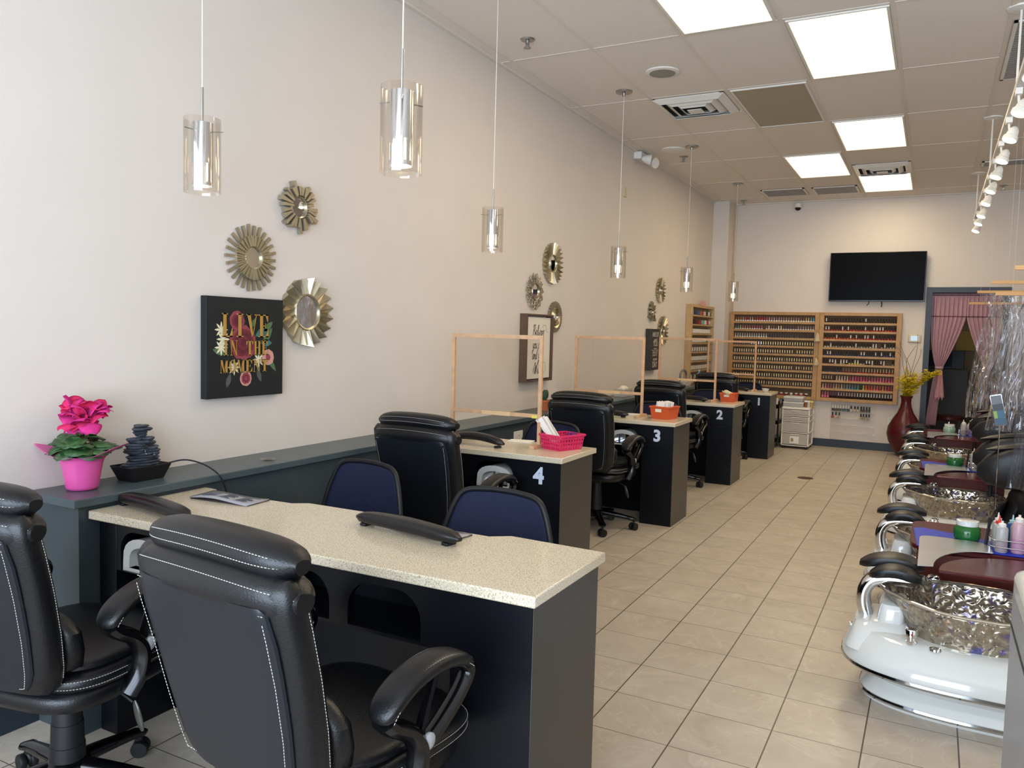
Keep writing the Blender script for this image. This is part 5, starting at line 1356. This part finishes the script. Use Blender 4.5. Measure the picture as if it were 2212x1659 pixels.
# ------------------------------------------------------------------ pedicure spas
def make_spa():
    t = empty('pedicure_spa')          # origin: floor, centre line, at the front tip (x=0); body runs to +x
    cxx = .455
    def plan(z, a, b2, e=2.7, dx=0): return se(cxx+dx, 0, z, a, b2, e, 56)
    MB().loft([plan(.0, .45, .235), plan(.03, .455, .24), plan(.08, .415, .21), plan(.125, .455, .26)], True, False).build('plinth', white_gloss, t)
    MB().loft([plan(.012, .458, .243), plan(.020, .461, .246), plan(.028, .458, .243)], False, False).build('lower_chrome_trim', chrome, t)
    MB().loft([plan(.125, .475, .28), plan(.14, .52, .318), plan(.16, .53, .325), plan(.185, .525, .32), plan(.225, .503, .296), plan(.255, .485, .272), plan(.270, .47, .255), plan(.276, .44, .225), plan(.277, .2, .1)], True, True).build('shell', white_gloss, t)
    MB().loft([plan(.138, .523, .321), plan(.148, .533, .329), plan(.158, .531, .327)], False, False).build('upper_chrome_trim', chrome, t)
    # front tower under the foot rest
    MB().loft([se(cx_, 0, z, a, b2, 4, 28) for z, cx_, a, b2 in ((.20, .075, .14, .20), (.26, .075, .115, .17), (.29, .07, .098, .14), (.298, .08, .08, .12), (.30, .10, .052, .115), (.35, .105, .050, .11), (.365, .105, .045, .10), (.37, .105, .03, .08))]).build('front_tower', white_gloss, t)
    # boat shaped bowl
    rings = []
    for v, zb in ((0, -.06), (.15, -.03), (.4, .02), (.7, .07), (.92, .108), (1, .114)):
        rr_ = .78+.22*v**.8
        ring = []
        for i in range(64):
            q = 2*PI*i/64; c_, s_ = math.cos(q), math.sin(q)
            a = .26*rr_; b2 = .232*(.86+.14*v)
            x = a*math.copysign(abs(c_)**(2/2.4), c_); tip = max(0, -c_)**3
            x -= .075*tip*v**2; y = b2*math.copysign(abs(s_)**(2/2.4), s_)*(1-.25*tip*v)
            z = .285+zb+.022*tip*v**3
            wob = 1+.012*math.sin(q*19+v*9)*(v > .05); ring.append(Vector((.385+x*wob, y*wob, z)))
        rings.append(ring)
    MB().loft(rings, True, False).build('bowl', bowl_m, t, solid=.010, sub=1)
    rim = [Vector(p)+Vector((0, 0, .003)) for p in rings[-1]]
    MB().tube(rim, .0065, 8, True).build('bowl_rim', mat('champagne resin', '#b9b0a0', .1, .8), t)
    # chrome arm
    pts = bez([(.012, 0, .285), (-.004, 0, .34), (-.002, 0, .39), (.022, 0, .430), (.07, 0, .448), (.17, 0, .452)], 6)
    b_ = MB(); rings2 = []
    for i, p in enumerate(pts):
        tt = (pts[min(i+1, len(pts)-1)]-pts[max(i-1, 0)]).normalized(); nn = Vector((-tt.z, 0, tt.x))
        rings2.append([p+Vector((0, 1, 0))*.050*math.copysign(abs(math.cos(q))**.6, math.cos(q))+nn*.027*math.copysign(abs(math.sin(q))**.6, math.sin(q)) for q in [2*PI*j/16 for j in range(16)]])
    b_.loft(rings2); b_.build('chrome_arm', chrome, t)
    for (dy, L0, L1, hh, ww) in ((-.055, .015, .200, .0, .056), (.062, -.03, .205, .022, .062)):
        rings3 = []
        for i in range(15):
            u = i/14; x = L0+(L1-L0)*u; z = .452+hh+.038*math.sin(PI*(.10+.80*u))-.012*(1-u)*(dy > 0)
            e_ = max(.32, (1-abs(2*u-1)**4)**.5)
            rings3.append([Vector((x, dy+ww*e_*math.copysign(abs(math.cos(q))**.75, math.cos(q)), z+(.023*e_*math.sin(q)) + (.010*math.cos(q)**2 if math.sin(q) > 0 else 0))) for q in [2*PI*j/18 for j in range(18)]])
        MB().loft(rings3).build('foot_pad', pad_rubber, t)
    # faucet, drain, jets, spout
    b_ = MB(); b_.lathe([(.018, 0), (.020, .008), (.015, .012), (.015, .026), (.0215, .028), (.0215, .052), (.019, .056), (0, .056)], 20)
    b_.tube([(-.008, 0, .052), (-.020, .0, .060)], .003, 6); b_.build('faucet_knob', chrome, t, loc=(.175, -.218, .272))
    MB().ball((0, 0, 0), .004).build('red_dot', red_ink, t, loc=(.177, -.240, .312))
    MB().lathe([(.022, 0), (.02, .006), (.008, .009), (0, .009)], 18).build('drain_button', chrome, t, loc=(.255, -.236, .270))
    MB().lathe([(.012, 0), (.014, .006), (.008, .012), (.012, .018), (0, .022)], 12, mtx=Matrix.Rotation(R(-90), 4, 'Y')).build('side_jet', chrome, t, loc=(-.030, -.07, .255))
    b_ = MB(); b_.tube([(-.05, 0, 0), (-.01, 0, 0)], .010, 8); b_.ball((.02, 0, 0), .026, .024, .020); b_.build('spout', chrome, t, loc=(.22, .165, .425))
    return t
spa = make_spa()
SY = [(3.45, 'nearest white pedicure spa with an iridescent crackled bowl, beside the reception counter'),
      (4.58, 'white pedicure spa behind the nearest one, mostly hidden by the silver tray'),
      (5.86, 'third white pedicure spa from the front, with a fully visible crackled bowl'),
      (7.04, 'fourth white pedicure spa from the front, behind the second silver tray'),
      (8.24, 'fifth white pedicure spa from the front, bowl visible past the second row of bottles'),
      (9.34, 'farthest white pedicure spa, beside the red floor vase')]
SX = -.192
for i, (y, l) in enumerate(SY):
    o = spa if i == 0 else copy_tree(spa)
    o.location = (SX, y, 0); tag(o, l, 'pedicure spa', 'white pedicure spas along the right side')

# massage chairs
def make_massage():
    t = empty('massage_chair')
    lb = mat('dark brown black leather', '#16161a', .38, bump=.3, bscale=200)
    MB().loft([se(.86, 0, z, a, b2, 4, 28) for z, a, b2 in ((.0, .12, .2), (.25, .12, .22), (.33, .13, .24))]).build('chair_base', lb, t)
    MB().loft([se(.56, 0, z, a, b2, 4, 32) for z, a, b2 in ((.30, .27, .245), (.32, .30, .26), (.42, .31, .265), (.46, .29, .25), (.475, .2, .18))]).build('seat', lb, t)
    b_ = MB(); rings = []
    for u in [i/8 for i in range(9)]:
        rings.append([Vector((.30-.05*u+.045*math.cos(q), .20*math.copysign(abs(math.sin(q))**.5, math.sin(q)), .44-.13*u+.02*math.cos(q))) for q in [2*PI*j/18 for j in range(18)]])
    b_.loft(rings); b_.build('leg_flap', lb, t)
    for sd in (-1, 1):
        rings = []
        for i in range(17):
            u = i/16; x = .05+.83*u; e_ = max(.25, (1-abs(2*u-1)**5)**.5); zc = .615+.05*math.sin(PI*min(1, u*1.1)); hh = .14-.02*u
            if u < .15: hh *= .9
            rings.append([Vector((x, sd*.305+.078*e_*math.copysign(abs(math.cos(q))**.6, math.cos(q)), zc+hh*e_*math.copysign(abs(math.sin(q))**.6, math.sin(q)))) for q in [2*PI*j/20 for j in range(20)]])
        arm_ = MB().loft(rings).build('armrest', lb, t)
        rings = []
        for i in range(13):
            u = i/12; x = .09+.68*u; e_ = max(.2, (1-abs(2*u-1)**5)**.5)
            rings.append([Vector((x, sd*.305+.062*e_*math.cos(q), .745+.045*math.sin(PI*u)+.02*e_*math.sin(q))) for q in [2*PI*j/14 for j in range(14)]])
        MB().loft(rings).build('arm_top', lb, arm_)
    rings = []
    for z, xx, ww, tt in ((.42, .86, .20, .08), (.5, .88, .25, .10), (.7, .93, .27, .11), (.9, .99, .27, .10), (1.05, 1.05, .24, .09), (1.15, 1.09, .19, .08), (1.2, 1.11, .12, .05)):
        rings.append([Vector((p.x, p.y, z)) for p in se(xx, 0, z, tt, ww, 3.2, 30)])
    MB().loft(rings).build('backrest', lb, t)
    return t
mch = make_massage()
MY = [(3.47, .30), (4.60, .36), (5.88, .01), (7.05, .30), (8.24, .07), (9.34, .30)]
for i, (y, dx) in enumerate(MY):
    o = mch if i == 0 else copy_tree(mch)
    o.location = (.21+dx, y, 0); tag(o, ('black padded massage chair at the nearest pedicure spa, behind the counter', 'black padded massage chair at the second pedicure spa behind the bottles', 'black padded massage chair with a large rounded armrest at the third pedicure spa',
        'black padded massage chair at the fourth pedicure spa behind the clear sheets', 'black padded massage chair at the fifth pedicure spa below the doorway', 'black padded massage chair at the farthest pedicure spa')[i], 'massage chair', 'black massage chairs behind the pedicure spas')

# manicure carts between spas, with trays and bottles
def squeeze(name, x, y, z, h, r_, body, cap, label, grp, fill=None, tip=True, capr=.45):
    t = empty(name, (x, y, z), 0, label, 'bottle', grp)
    MB().lathe([(r_*.9, 0), (r_, .004), (r_, h*.68), (r_*.85, h*.74), (r_*.45, h*.77)], 20).build('bottle_body', mat('plastic '+body, body, .3), t)
    if fill: MB().lathe([(r_*1.004, .004), (r_*1.004, h*.35)], 20, cap=False).build('liquid', mat('liquid '+fill, fill, .3), t)
    pr = [(r_*.62, h*.74), (r_*.62, h*.84)]
    pr += [(r_*.22, h*.86), (r_*.10, h*1.02), (0, h*1.02)] if tip else [(r_*.5, h*.86), (r_*.2, h*.88), (r_*.2, h*.93), (0, h*.93)]
    MB().lathe(pr, 16).build('bottle_cap', mat('cap plastic '+cap, cap, .35), t)
ZT = .50
def cart(y, k, which, blue=True):
    w_ = ('nearest', 'middle', 'farthest')[k]
    t = empty('manicure_cart', (-.03, y, 0), 0, '%s maroon cart between a pair of pedicure spas' % w_, 'cart')
    MB().box(.01, .50, -.245, .165, .0, ZT-.02).build('cabinet', mat('maroon side', '#5a2018', .35), t, bevel=.004)
    poly = [(q.x, q.y) for q in se(.27, .055, 0, .29, .275, 9, 40)]
    MB().prism(poly, ZT-.02, ZT).build('top', maroon, t, bevel=.003)
    # swing-out silver tray and half round maroon shelf in front
    tr = empty('silver_tray', (-.012, y-.33, ZT+.012), 0, '%s brushed silver swing tray with rounded corners over the maroon cart' % w_, 'tray')
    W_, H_ = .27, .56; rad_ = .07; yo = -.30
    P = [(0, yo)]
    P += [(.055+.225*(1-math.cos(q))*.98, yo+.02+.36*math.sin(q)) for q in [PI/2*i/10 for i in range(11)]]
    P += [(W_, H_+yo-.07)]+[(W_-.07+.07*math.cos(q), H_+yo-.07+.07*math.sin(q)) for q in [PI/2*i/6 for i in range(1, 7)]]
    P += [(.05-.05*math.sin(q), H_+yo-.05+.05*math.cos(q)) for q in [PI/2*i/6 for i in range(7)]]
    MB().prism(P, 0, .004).build('tray_plate', alu, tr, bevel=.001)
    if k: join = None; b_ = MB(); join_text(b_, ['', 'NSK', 'Nsk'][k] if False else 'PSA', .026, Matrix.Translation((.05, H_+yo-.06, .0046)), xs=1.3, extrude=.0002); b_.build('tray_mark', ink_black, tr, smooth=False)
    dsk = empty('swing_shelf', (.37, y-.68, ZT+.004), 0, '%s round-edged maroon swing shelf beside the silver tray' % w_, 'shelf')
    Q = [(.36*math.cos(q), .34*math.sin(q)) for q in [PI*i/28 for i in range(29)]]
    MB().prism([(a*.86, b2*.95+.02) for a, b2 in Q], 0, .014).build('shelf_board', maroon, dsk, bevel=.003)
    MB().tube([(.0, .16, -.01), (.0, .16, -.10), (.0, .34, -.10)], .012, 8).build('swing_arm', matte_black, dsk)
    if blue:
        o = MB().prism([(0, -.26), (.30, -.20), (.27, .02), (.02, .13), (-.02, .10)], 0, .003).build('blue_folder', blue_plastic, smooth=False); o.location = (-.02, y+.02, ZT+.001); tag(o, '%s royal blue plastic sheet lying on the maroon cart' % w_, 'sheet')
    # green jar
    j = empty('scrub_jar', (.175, y+.0, ZT+.004), 0, '%s squat jar of green scrub with a white lid beside the bottles' % w_, 'jar')
    MB().lathe([(.038, 0), (.052, .008), (.055, .03), (.052, .055), (.042, .066)], 28).build('jar_body', mat('green gel' if k < 2 else 'pale green gel', '#1f5c28' if k < 2 else '#8aa890', .12), j)
    MB().lathe([(.044, .066), (.045, .070), (.045, .088), (.040, .090), (0, .089)], 28).build('jar_lid', white_gloss, j)
    # wire caddy
    c_ = empty('wire_caddy', (.335, y-.09, ZT+.002), 0, '%s chrome wire caddy holding the squeeze bottles' % w_, 'caddy')
    for zz in (.03, .06): MB().tube([Vector((q.x, q.y, zz)) for q in se(0, 0, 0, .085, .115, 5, 28)], .0022, 6, True).build('wire_ring', chrome, c_)
    for sx in (-.083, .083):
        for sy in (-.1, .1): MB().tube([(sx, sy, .0), (sx, sy, .062)], .0022, 6).build('wire_post', chrome, c_)
    MB().box(-.085, .085, -.115, .115, .0, .004).build('blue_base', blue_plastic, c_, smooth=False)
    g_ = 'squeeze bottles in the %s caddy' % w_; z = ZT+.0065
    for (dx, dy, h, r_, body, cap, fill, tip, l) in (
        (-.040, -.078, .155, .024, '#a8a4a2', '#d8d4cc', '#978a8c', False, 'clear bottle half full with white flip cap, front left of the %s caddy'),
        (.022, -.060, .190, .026, '#c09aa2', '#d8d4cc', '#b98aa2' if k != 2 else '#8a7ab8', False, 'pink tinted bottle with white cap, front right of the %s caddy' if k != 2 else 'violet tinted bottle with white cap, front right of the %s caddy'),
        (-.045, .000, .150, .023, '#a8acac', '#d0302a' if k != 2 else '#e6e2da', None, True, 'cloudy bottle with %s tip, left in the middle row of the %%s caddy' % ('red' if k != 2 else 'white')),
        (.020, .010, .150, .023, '#a4a8a4', '#c9201c' if k != 2 else '#e6e2da', None, True, 'pale bottle with pointed tip, centre right of the %s caddy'),
        (-.045, .065, .150, .022, '#b8b4aa', '#d8d4cc', None, True, 'white bottle with white pointed tip, back left of the %s caddy'),
        (.010, .072, .145, .022, '#2a5a9a' if k != 2 else '#d8d0d0', '#9ac4c8', None, True, 'small bottle with pale blue tip at the back of the %s caddy')):
        squeeze('squeeze_bottle', .335+dx, y-.09+dy, z, h*.92, r_, body, cap, l % w_, g_, fill, tip)
    o = MB().tube([(0, 0, 0), (.012, 0, .13)], .006, 8).build('black_brush', matte_black); o.location = (.243, y-.10, ZT+.006); o.rotation_euler = (0, .0, 0); tag(o, '%s slim black brush handle beside the jar' % w_, 'brush')
    if k: 
        o = MB().tube([(0, 0, 0), (.02, 0, .12)], .005, 6).build('red_stirrer', mat('coral plastic', '#d8484a', .4)); o.location = (.40, y-.02, ZT+.10); tag(o, '%s slim coral stick standing among the bottles' % w_, 'stick')
cart(4.07, 0, 0); cart(6.47, 1, 1); cart(8.82, 2, 2, False)
squeeze('sanitizer_bottle', .42, 8.95, ZT, .20, .03, '#b8c4d0', '#1c3a9a', 'clear bottle with a blue pump top on the farthest cart', 'blue topped bottles', None, True)
o = MB().ball((0, 0, .05), .055, .05, .05).build('pink_ball', mat('salmon pink', '#c9606a', .5)); o.location = (.475, 8.66, ZT+.001); tag(o, 'round salmon pink holder behind the bottles of the farthest cart', 'ball')
t = empty('spray_bottle', (.46, 8.84, ZT), 0, 'white trigger spray bottle on the farthest cart', 'bottle')
MB().lathe([(.03, 0), (.034, .01), (.034, .09), (.012, .12), (.012, .14)], 18).build('bottle_body', mat('cloudy white', '#d0ccc4', .3), t)
b_ = MB(); b_.box(-.04, .025, -.01, .01, .14, .165); b_.box(-.03, -.02, -.006, .006, .11, .145); b_.build('trigger', white_plastic, t, bevel=.003)
# green loop behind the bottles at the right edge
o = MB().tube([Vector((0, q.x, q.y)) for q in se(0, .08, 0, .06, .09, 2.2, 24)], .016, 10, True).build('green_handle', mat('bright green rubber', '#2fae44', .4)); o.location = (.47, 4.18, ZT+.03)
tag(o, 'bright green rubber loop at the right edge behind the nearest bottles', 'handle ring')

# clear vinyl sheets on wooden bars
def sheet(x0, y, zb, zt, L_, label, seed):
    t = empty('hanging_sheet', (x0, y, zt), 0, label, 'hanging sheet', 'clear vinyl sheets hung from pine bars')
    MB().box(0, L_, -.011, .011, -.012, .012).build('wood_bar', mat('pale bar', '#c99b62', .5), t, bevel=.001)
    rr = random.Random(seed); ph = [rr.random()*6 for _ in range(6)]
    def f(u, v):
        pinch = .55+.45*(1-math.exp(-3*v)) if seed % 2 else 1-.25*math.sin(PI*min(1, v*1.4))
        x = L_*(.02+.96*((u-.5)*pinch+.5)); a = .012+.05*v
        return Vector((x+.012*math.sin(9*v+ph[0])*v, -.013+a*(math.sin(2*PI*u*5+ph[1]+2*v)*.6+math.sin(2*PI*u*11+ph[2])*.28+.25*math.sin(2*PI*u*19+ph[3]+5*v)), -.01-v*(zt-zb)))
    MB().grid(f, 120, 30).build('vinyl_sheet', vinyl, t, ang=180)
    for x in (.10, L_-.1): MB().tube([(x, 0, .012), (x+.004, 0, ZC-zt-.002)], .0007, 4).build('hanging_string', mat('clear line', '#cfcac0', .4), t)
sheet(.364, 5.12, .60, 1.801, .95, 'nearest clear vinyl sheet on a pine bar, at the right edge of the photo', 1)
sheet(.348, 6.33, .80, 1.725, .95, 'second clear vinyl sheet hanging from a lower pine bar', 2)
sheet(.333, 6.60, .78, 1.82, .95, 'clear vinyl sheet whose pine bar overlaps the door frame top', 3)
sheet(.3327, 8.73, .78, 1.872, .95, 'clear vinyl sheet with a thin pine bar just under the door frame', 4)
sheet(.305, 9.80, .60, 1.811, .95, 'farthest clear vinyl sheet, its pine bar crossing the right curtain', 5)
# clear card on a stand; its reflections are painted as colour blocks
t = empty('card_holder', (.300, 4.62, 1.055), 0, 'thin framed display card with painted lime and teal reflections in front of the vinyl sheets', 'display card')
m_ = Matrix.Rotation(R(-13), 4, 'Y') @ Matrix.Diagonal((.7, 1, .78, 1))
b_ = MB()
for q in ((-.036, .036, .096, .10), (-.036, .036, -.10, -.096), (-.036, -.033, -.1, .1), (.033, .036, -.1, .1)): b_.box(q[0], q[1], -.003, .003, q[2], q[3], m_)
b_.build('card_frame', chrome, t, smooth=False)
for (x0, x1, z0, z1, c_) in ((-.033, .033, .04, .095, '#55575a'), (-.033, .033, -.002, .038, '#14191c'), (-.033, -.012, -.05, -.003, '#7a9434'), (-.011, .033, -.05, -.003, '#174a60'), (-.033, .033, -.095, -.051, '#143e50')):
    MB().box(x0, x1, -.001, .001, z0, z1, m_).build('reflection_block', mat('card'+c_, c_, .4), t, smooth=False)
MB().tube([(.01, .004, -.075), (.012, .004, -.5)], .003, 6).build('card_stand', chrome, t)

# reception counter at the right edge
t = empty('reception_counter', (.149, 1.80, 0), 0, 'grey reception counter with a pale quartz top cut by the right edge', 'counter')
MB().box(.012, .75, -2.3, -.0, 0, .905).build('counter_body', mat('brushed grey laminate', '#8f9194', .38, .25, noise=.03, nscale=4), t, bevel=.003)
MB().box(.0105, .0125, -2.3, -.01, .840, .846).build('panel_groove', matte_black, t, smooth=False)
poly = [(q.x, q.y) for q in [Vector((.068-.06*math.sin(a), -.05+.06*math.cos(a)-.0, 0)) for a in [PI/2*i/8 for i in range(9)]]]
MB().prism([(.78, .01)]+poly+[(.008, -2.3), (.78, -2.3)], .905, .955).build('countertop', mat('pale quartz', '#d8d4c8', .15, noise=.05, nscale=200), t, bevel=.012)
# track light
t = empty('track_light', (.315, 7.0, 0), 0, 'long white track light with spot heads hanging on rods above the pedicure aisle', 'track light')
ZTR = 2.70
MB().box(-.017, .017, -3.2, 2.95, ZTR, ZTR+.03).build('track_rail', mat('white rail', '#cfcbc2', .4), t, bevel=.002)
for y in (5.083, 7.423, 9.758):
    MB().tube([(-.0, y-7, ZTR+.03), (-.0, y-7, ZC-.01)], .006, 8).build('rod', white_paint, t)
    MB().lathe([(.07, 0), (.068, -.008), (.01, -.014)], 24, o=(-.0, y-7, ZC)).build('canopy', white_paint, t)
hy = [4.30, 4.90, 5.50, 6.12, 6.68, 7.30, 7.93, 8.68, 9.22, 9.80]
glow = mat('spot face', '#fff2dc', .5, emit='#ffeccb', estr=9)
for i, y in enumerate(hy):
    hd = empty('spot_head', (0, y-7, ZTR)); hd.parent = t
    MB().box(-.016, .016, -.032, .032, -.035, -.001).build('adapter', white_paint, hd, bevel=.002)
    MB().tube([(0, 0, -.034), (.003, 0, -.07)], .006, 8).build('stem', white_paint, hd)
    m_ = Matrix.Translation((.018, 0, -.098)) @ Matrix.Rotation(R(20), 4, 'Y') @ Matrix.Rotation(R(-12), 4, 'X') @ Matrix.Rotation(PI, 4, 'X')
    MB().lathe([(.0, -.052), (.014, -.046), (.026, -.028), (.031, -.005), (.032, .010), (.040, .016), (.041, .036), (.036, .037)], 20, mtx=m_).build('lamp_cup', white_paint, hd)
    MB().lathe([(.036, .0385), (0, .039)], 18, mtx=m_).build('lamp_face', glow, hd, smooth=False)
# ------------------------------------------------------------------ light
w = bpy.data.worlds.new('world'); bpy.context.scene.world = w; w.use_nodes = True
w.node_tree.nodes['Background'].inputs[0].default_value = (.75, .85, 1, 1); w.node_tree.nodes['Background'].inputs[1].default_value = .6
def area(name, loc, rot, sx, sy, e, col):
    l = bpy.data.lights.new(name, 'AREA'); l.shape = 'RECTANGLE'; l.size = sx; l.size_y = sy; l.energy = e; l.color = col
    o = bpy.data.objects.new(name, l); C.objects.link(o); o.location = loc; o.rotation_euler = rot
    return o
area('window_daylight', (.2, YF-.3, 1.55), (R(90), 0, 0), 5.2, 2.4, 480, (.70, .83, 1))
# unseen lit panels added on the right to balance the room light
ceiling_light(1.415, 1.955, 3.60, 4.72, 'added lit ceiling panel beyond the track light, unseen, balancing the light', grp=None)
ceiling_light(1.415, 1.955, 7.09, 8.185, 'second added lit ceiling panel beyond the track light, unseen, balancing the light', grp=None)
s = bpy.context.scene
s.view_settings.view_transform = 'Standard'; s.view_settings.look = 'None'; s.view_settings.exposure = 0; s.view_settings.gamma = 1
s.cycles.use_denoising = True
s.cycles.max_bounces = 7; s.cycles.diffuse_bounces = 4; s.cycles.glossy_bounces = 4; s.cycles.use_adaptive_sampling = True; s.cycles.adaptive_threshold = .025; s.cycles.transparent_max_bounces = 20; s.cycles.sample_clamp_indirect = 8
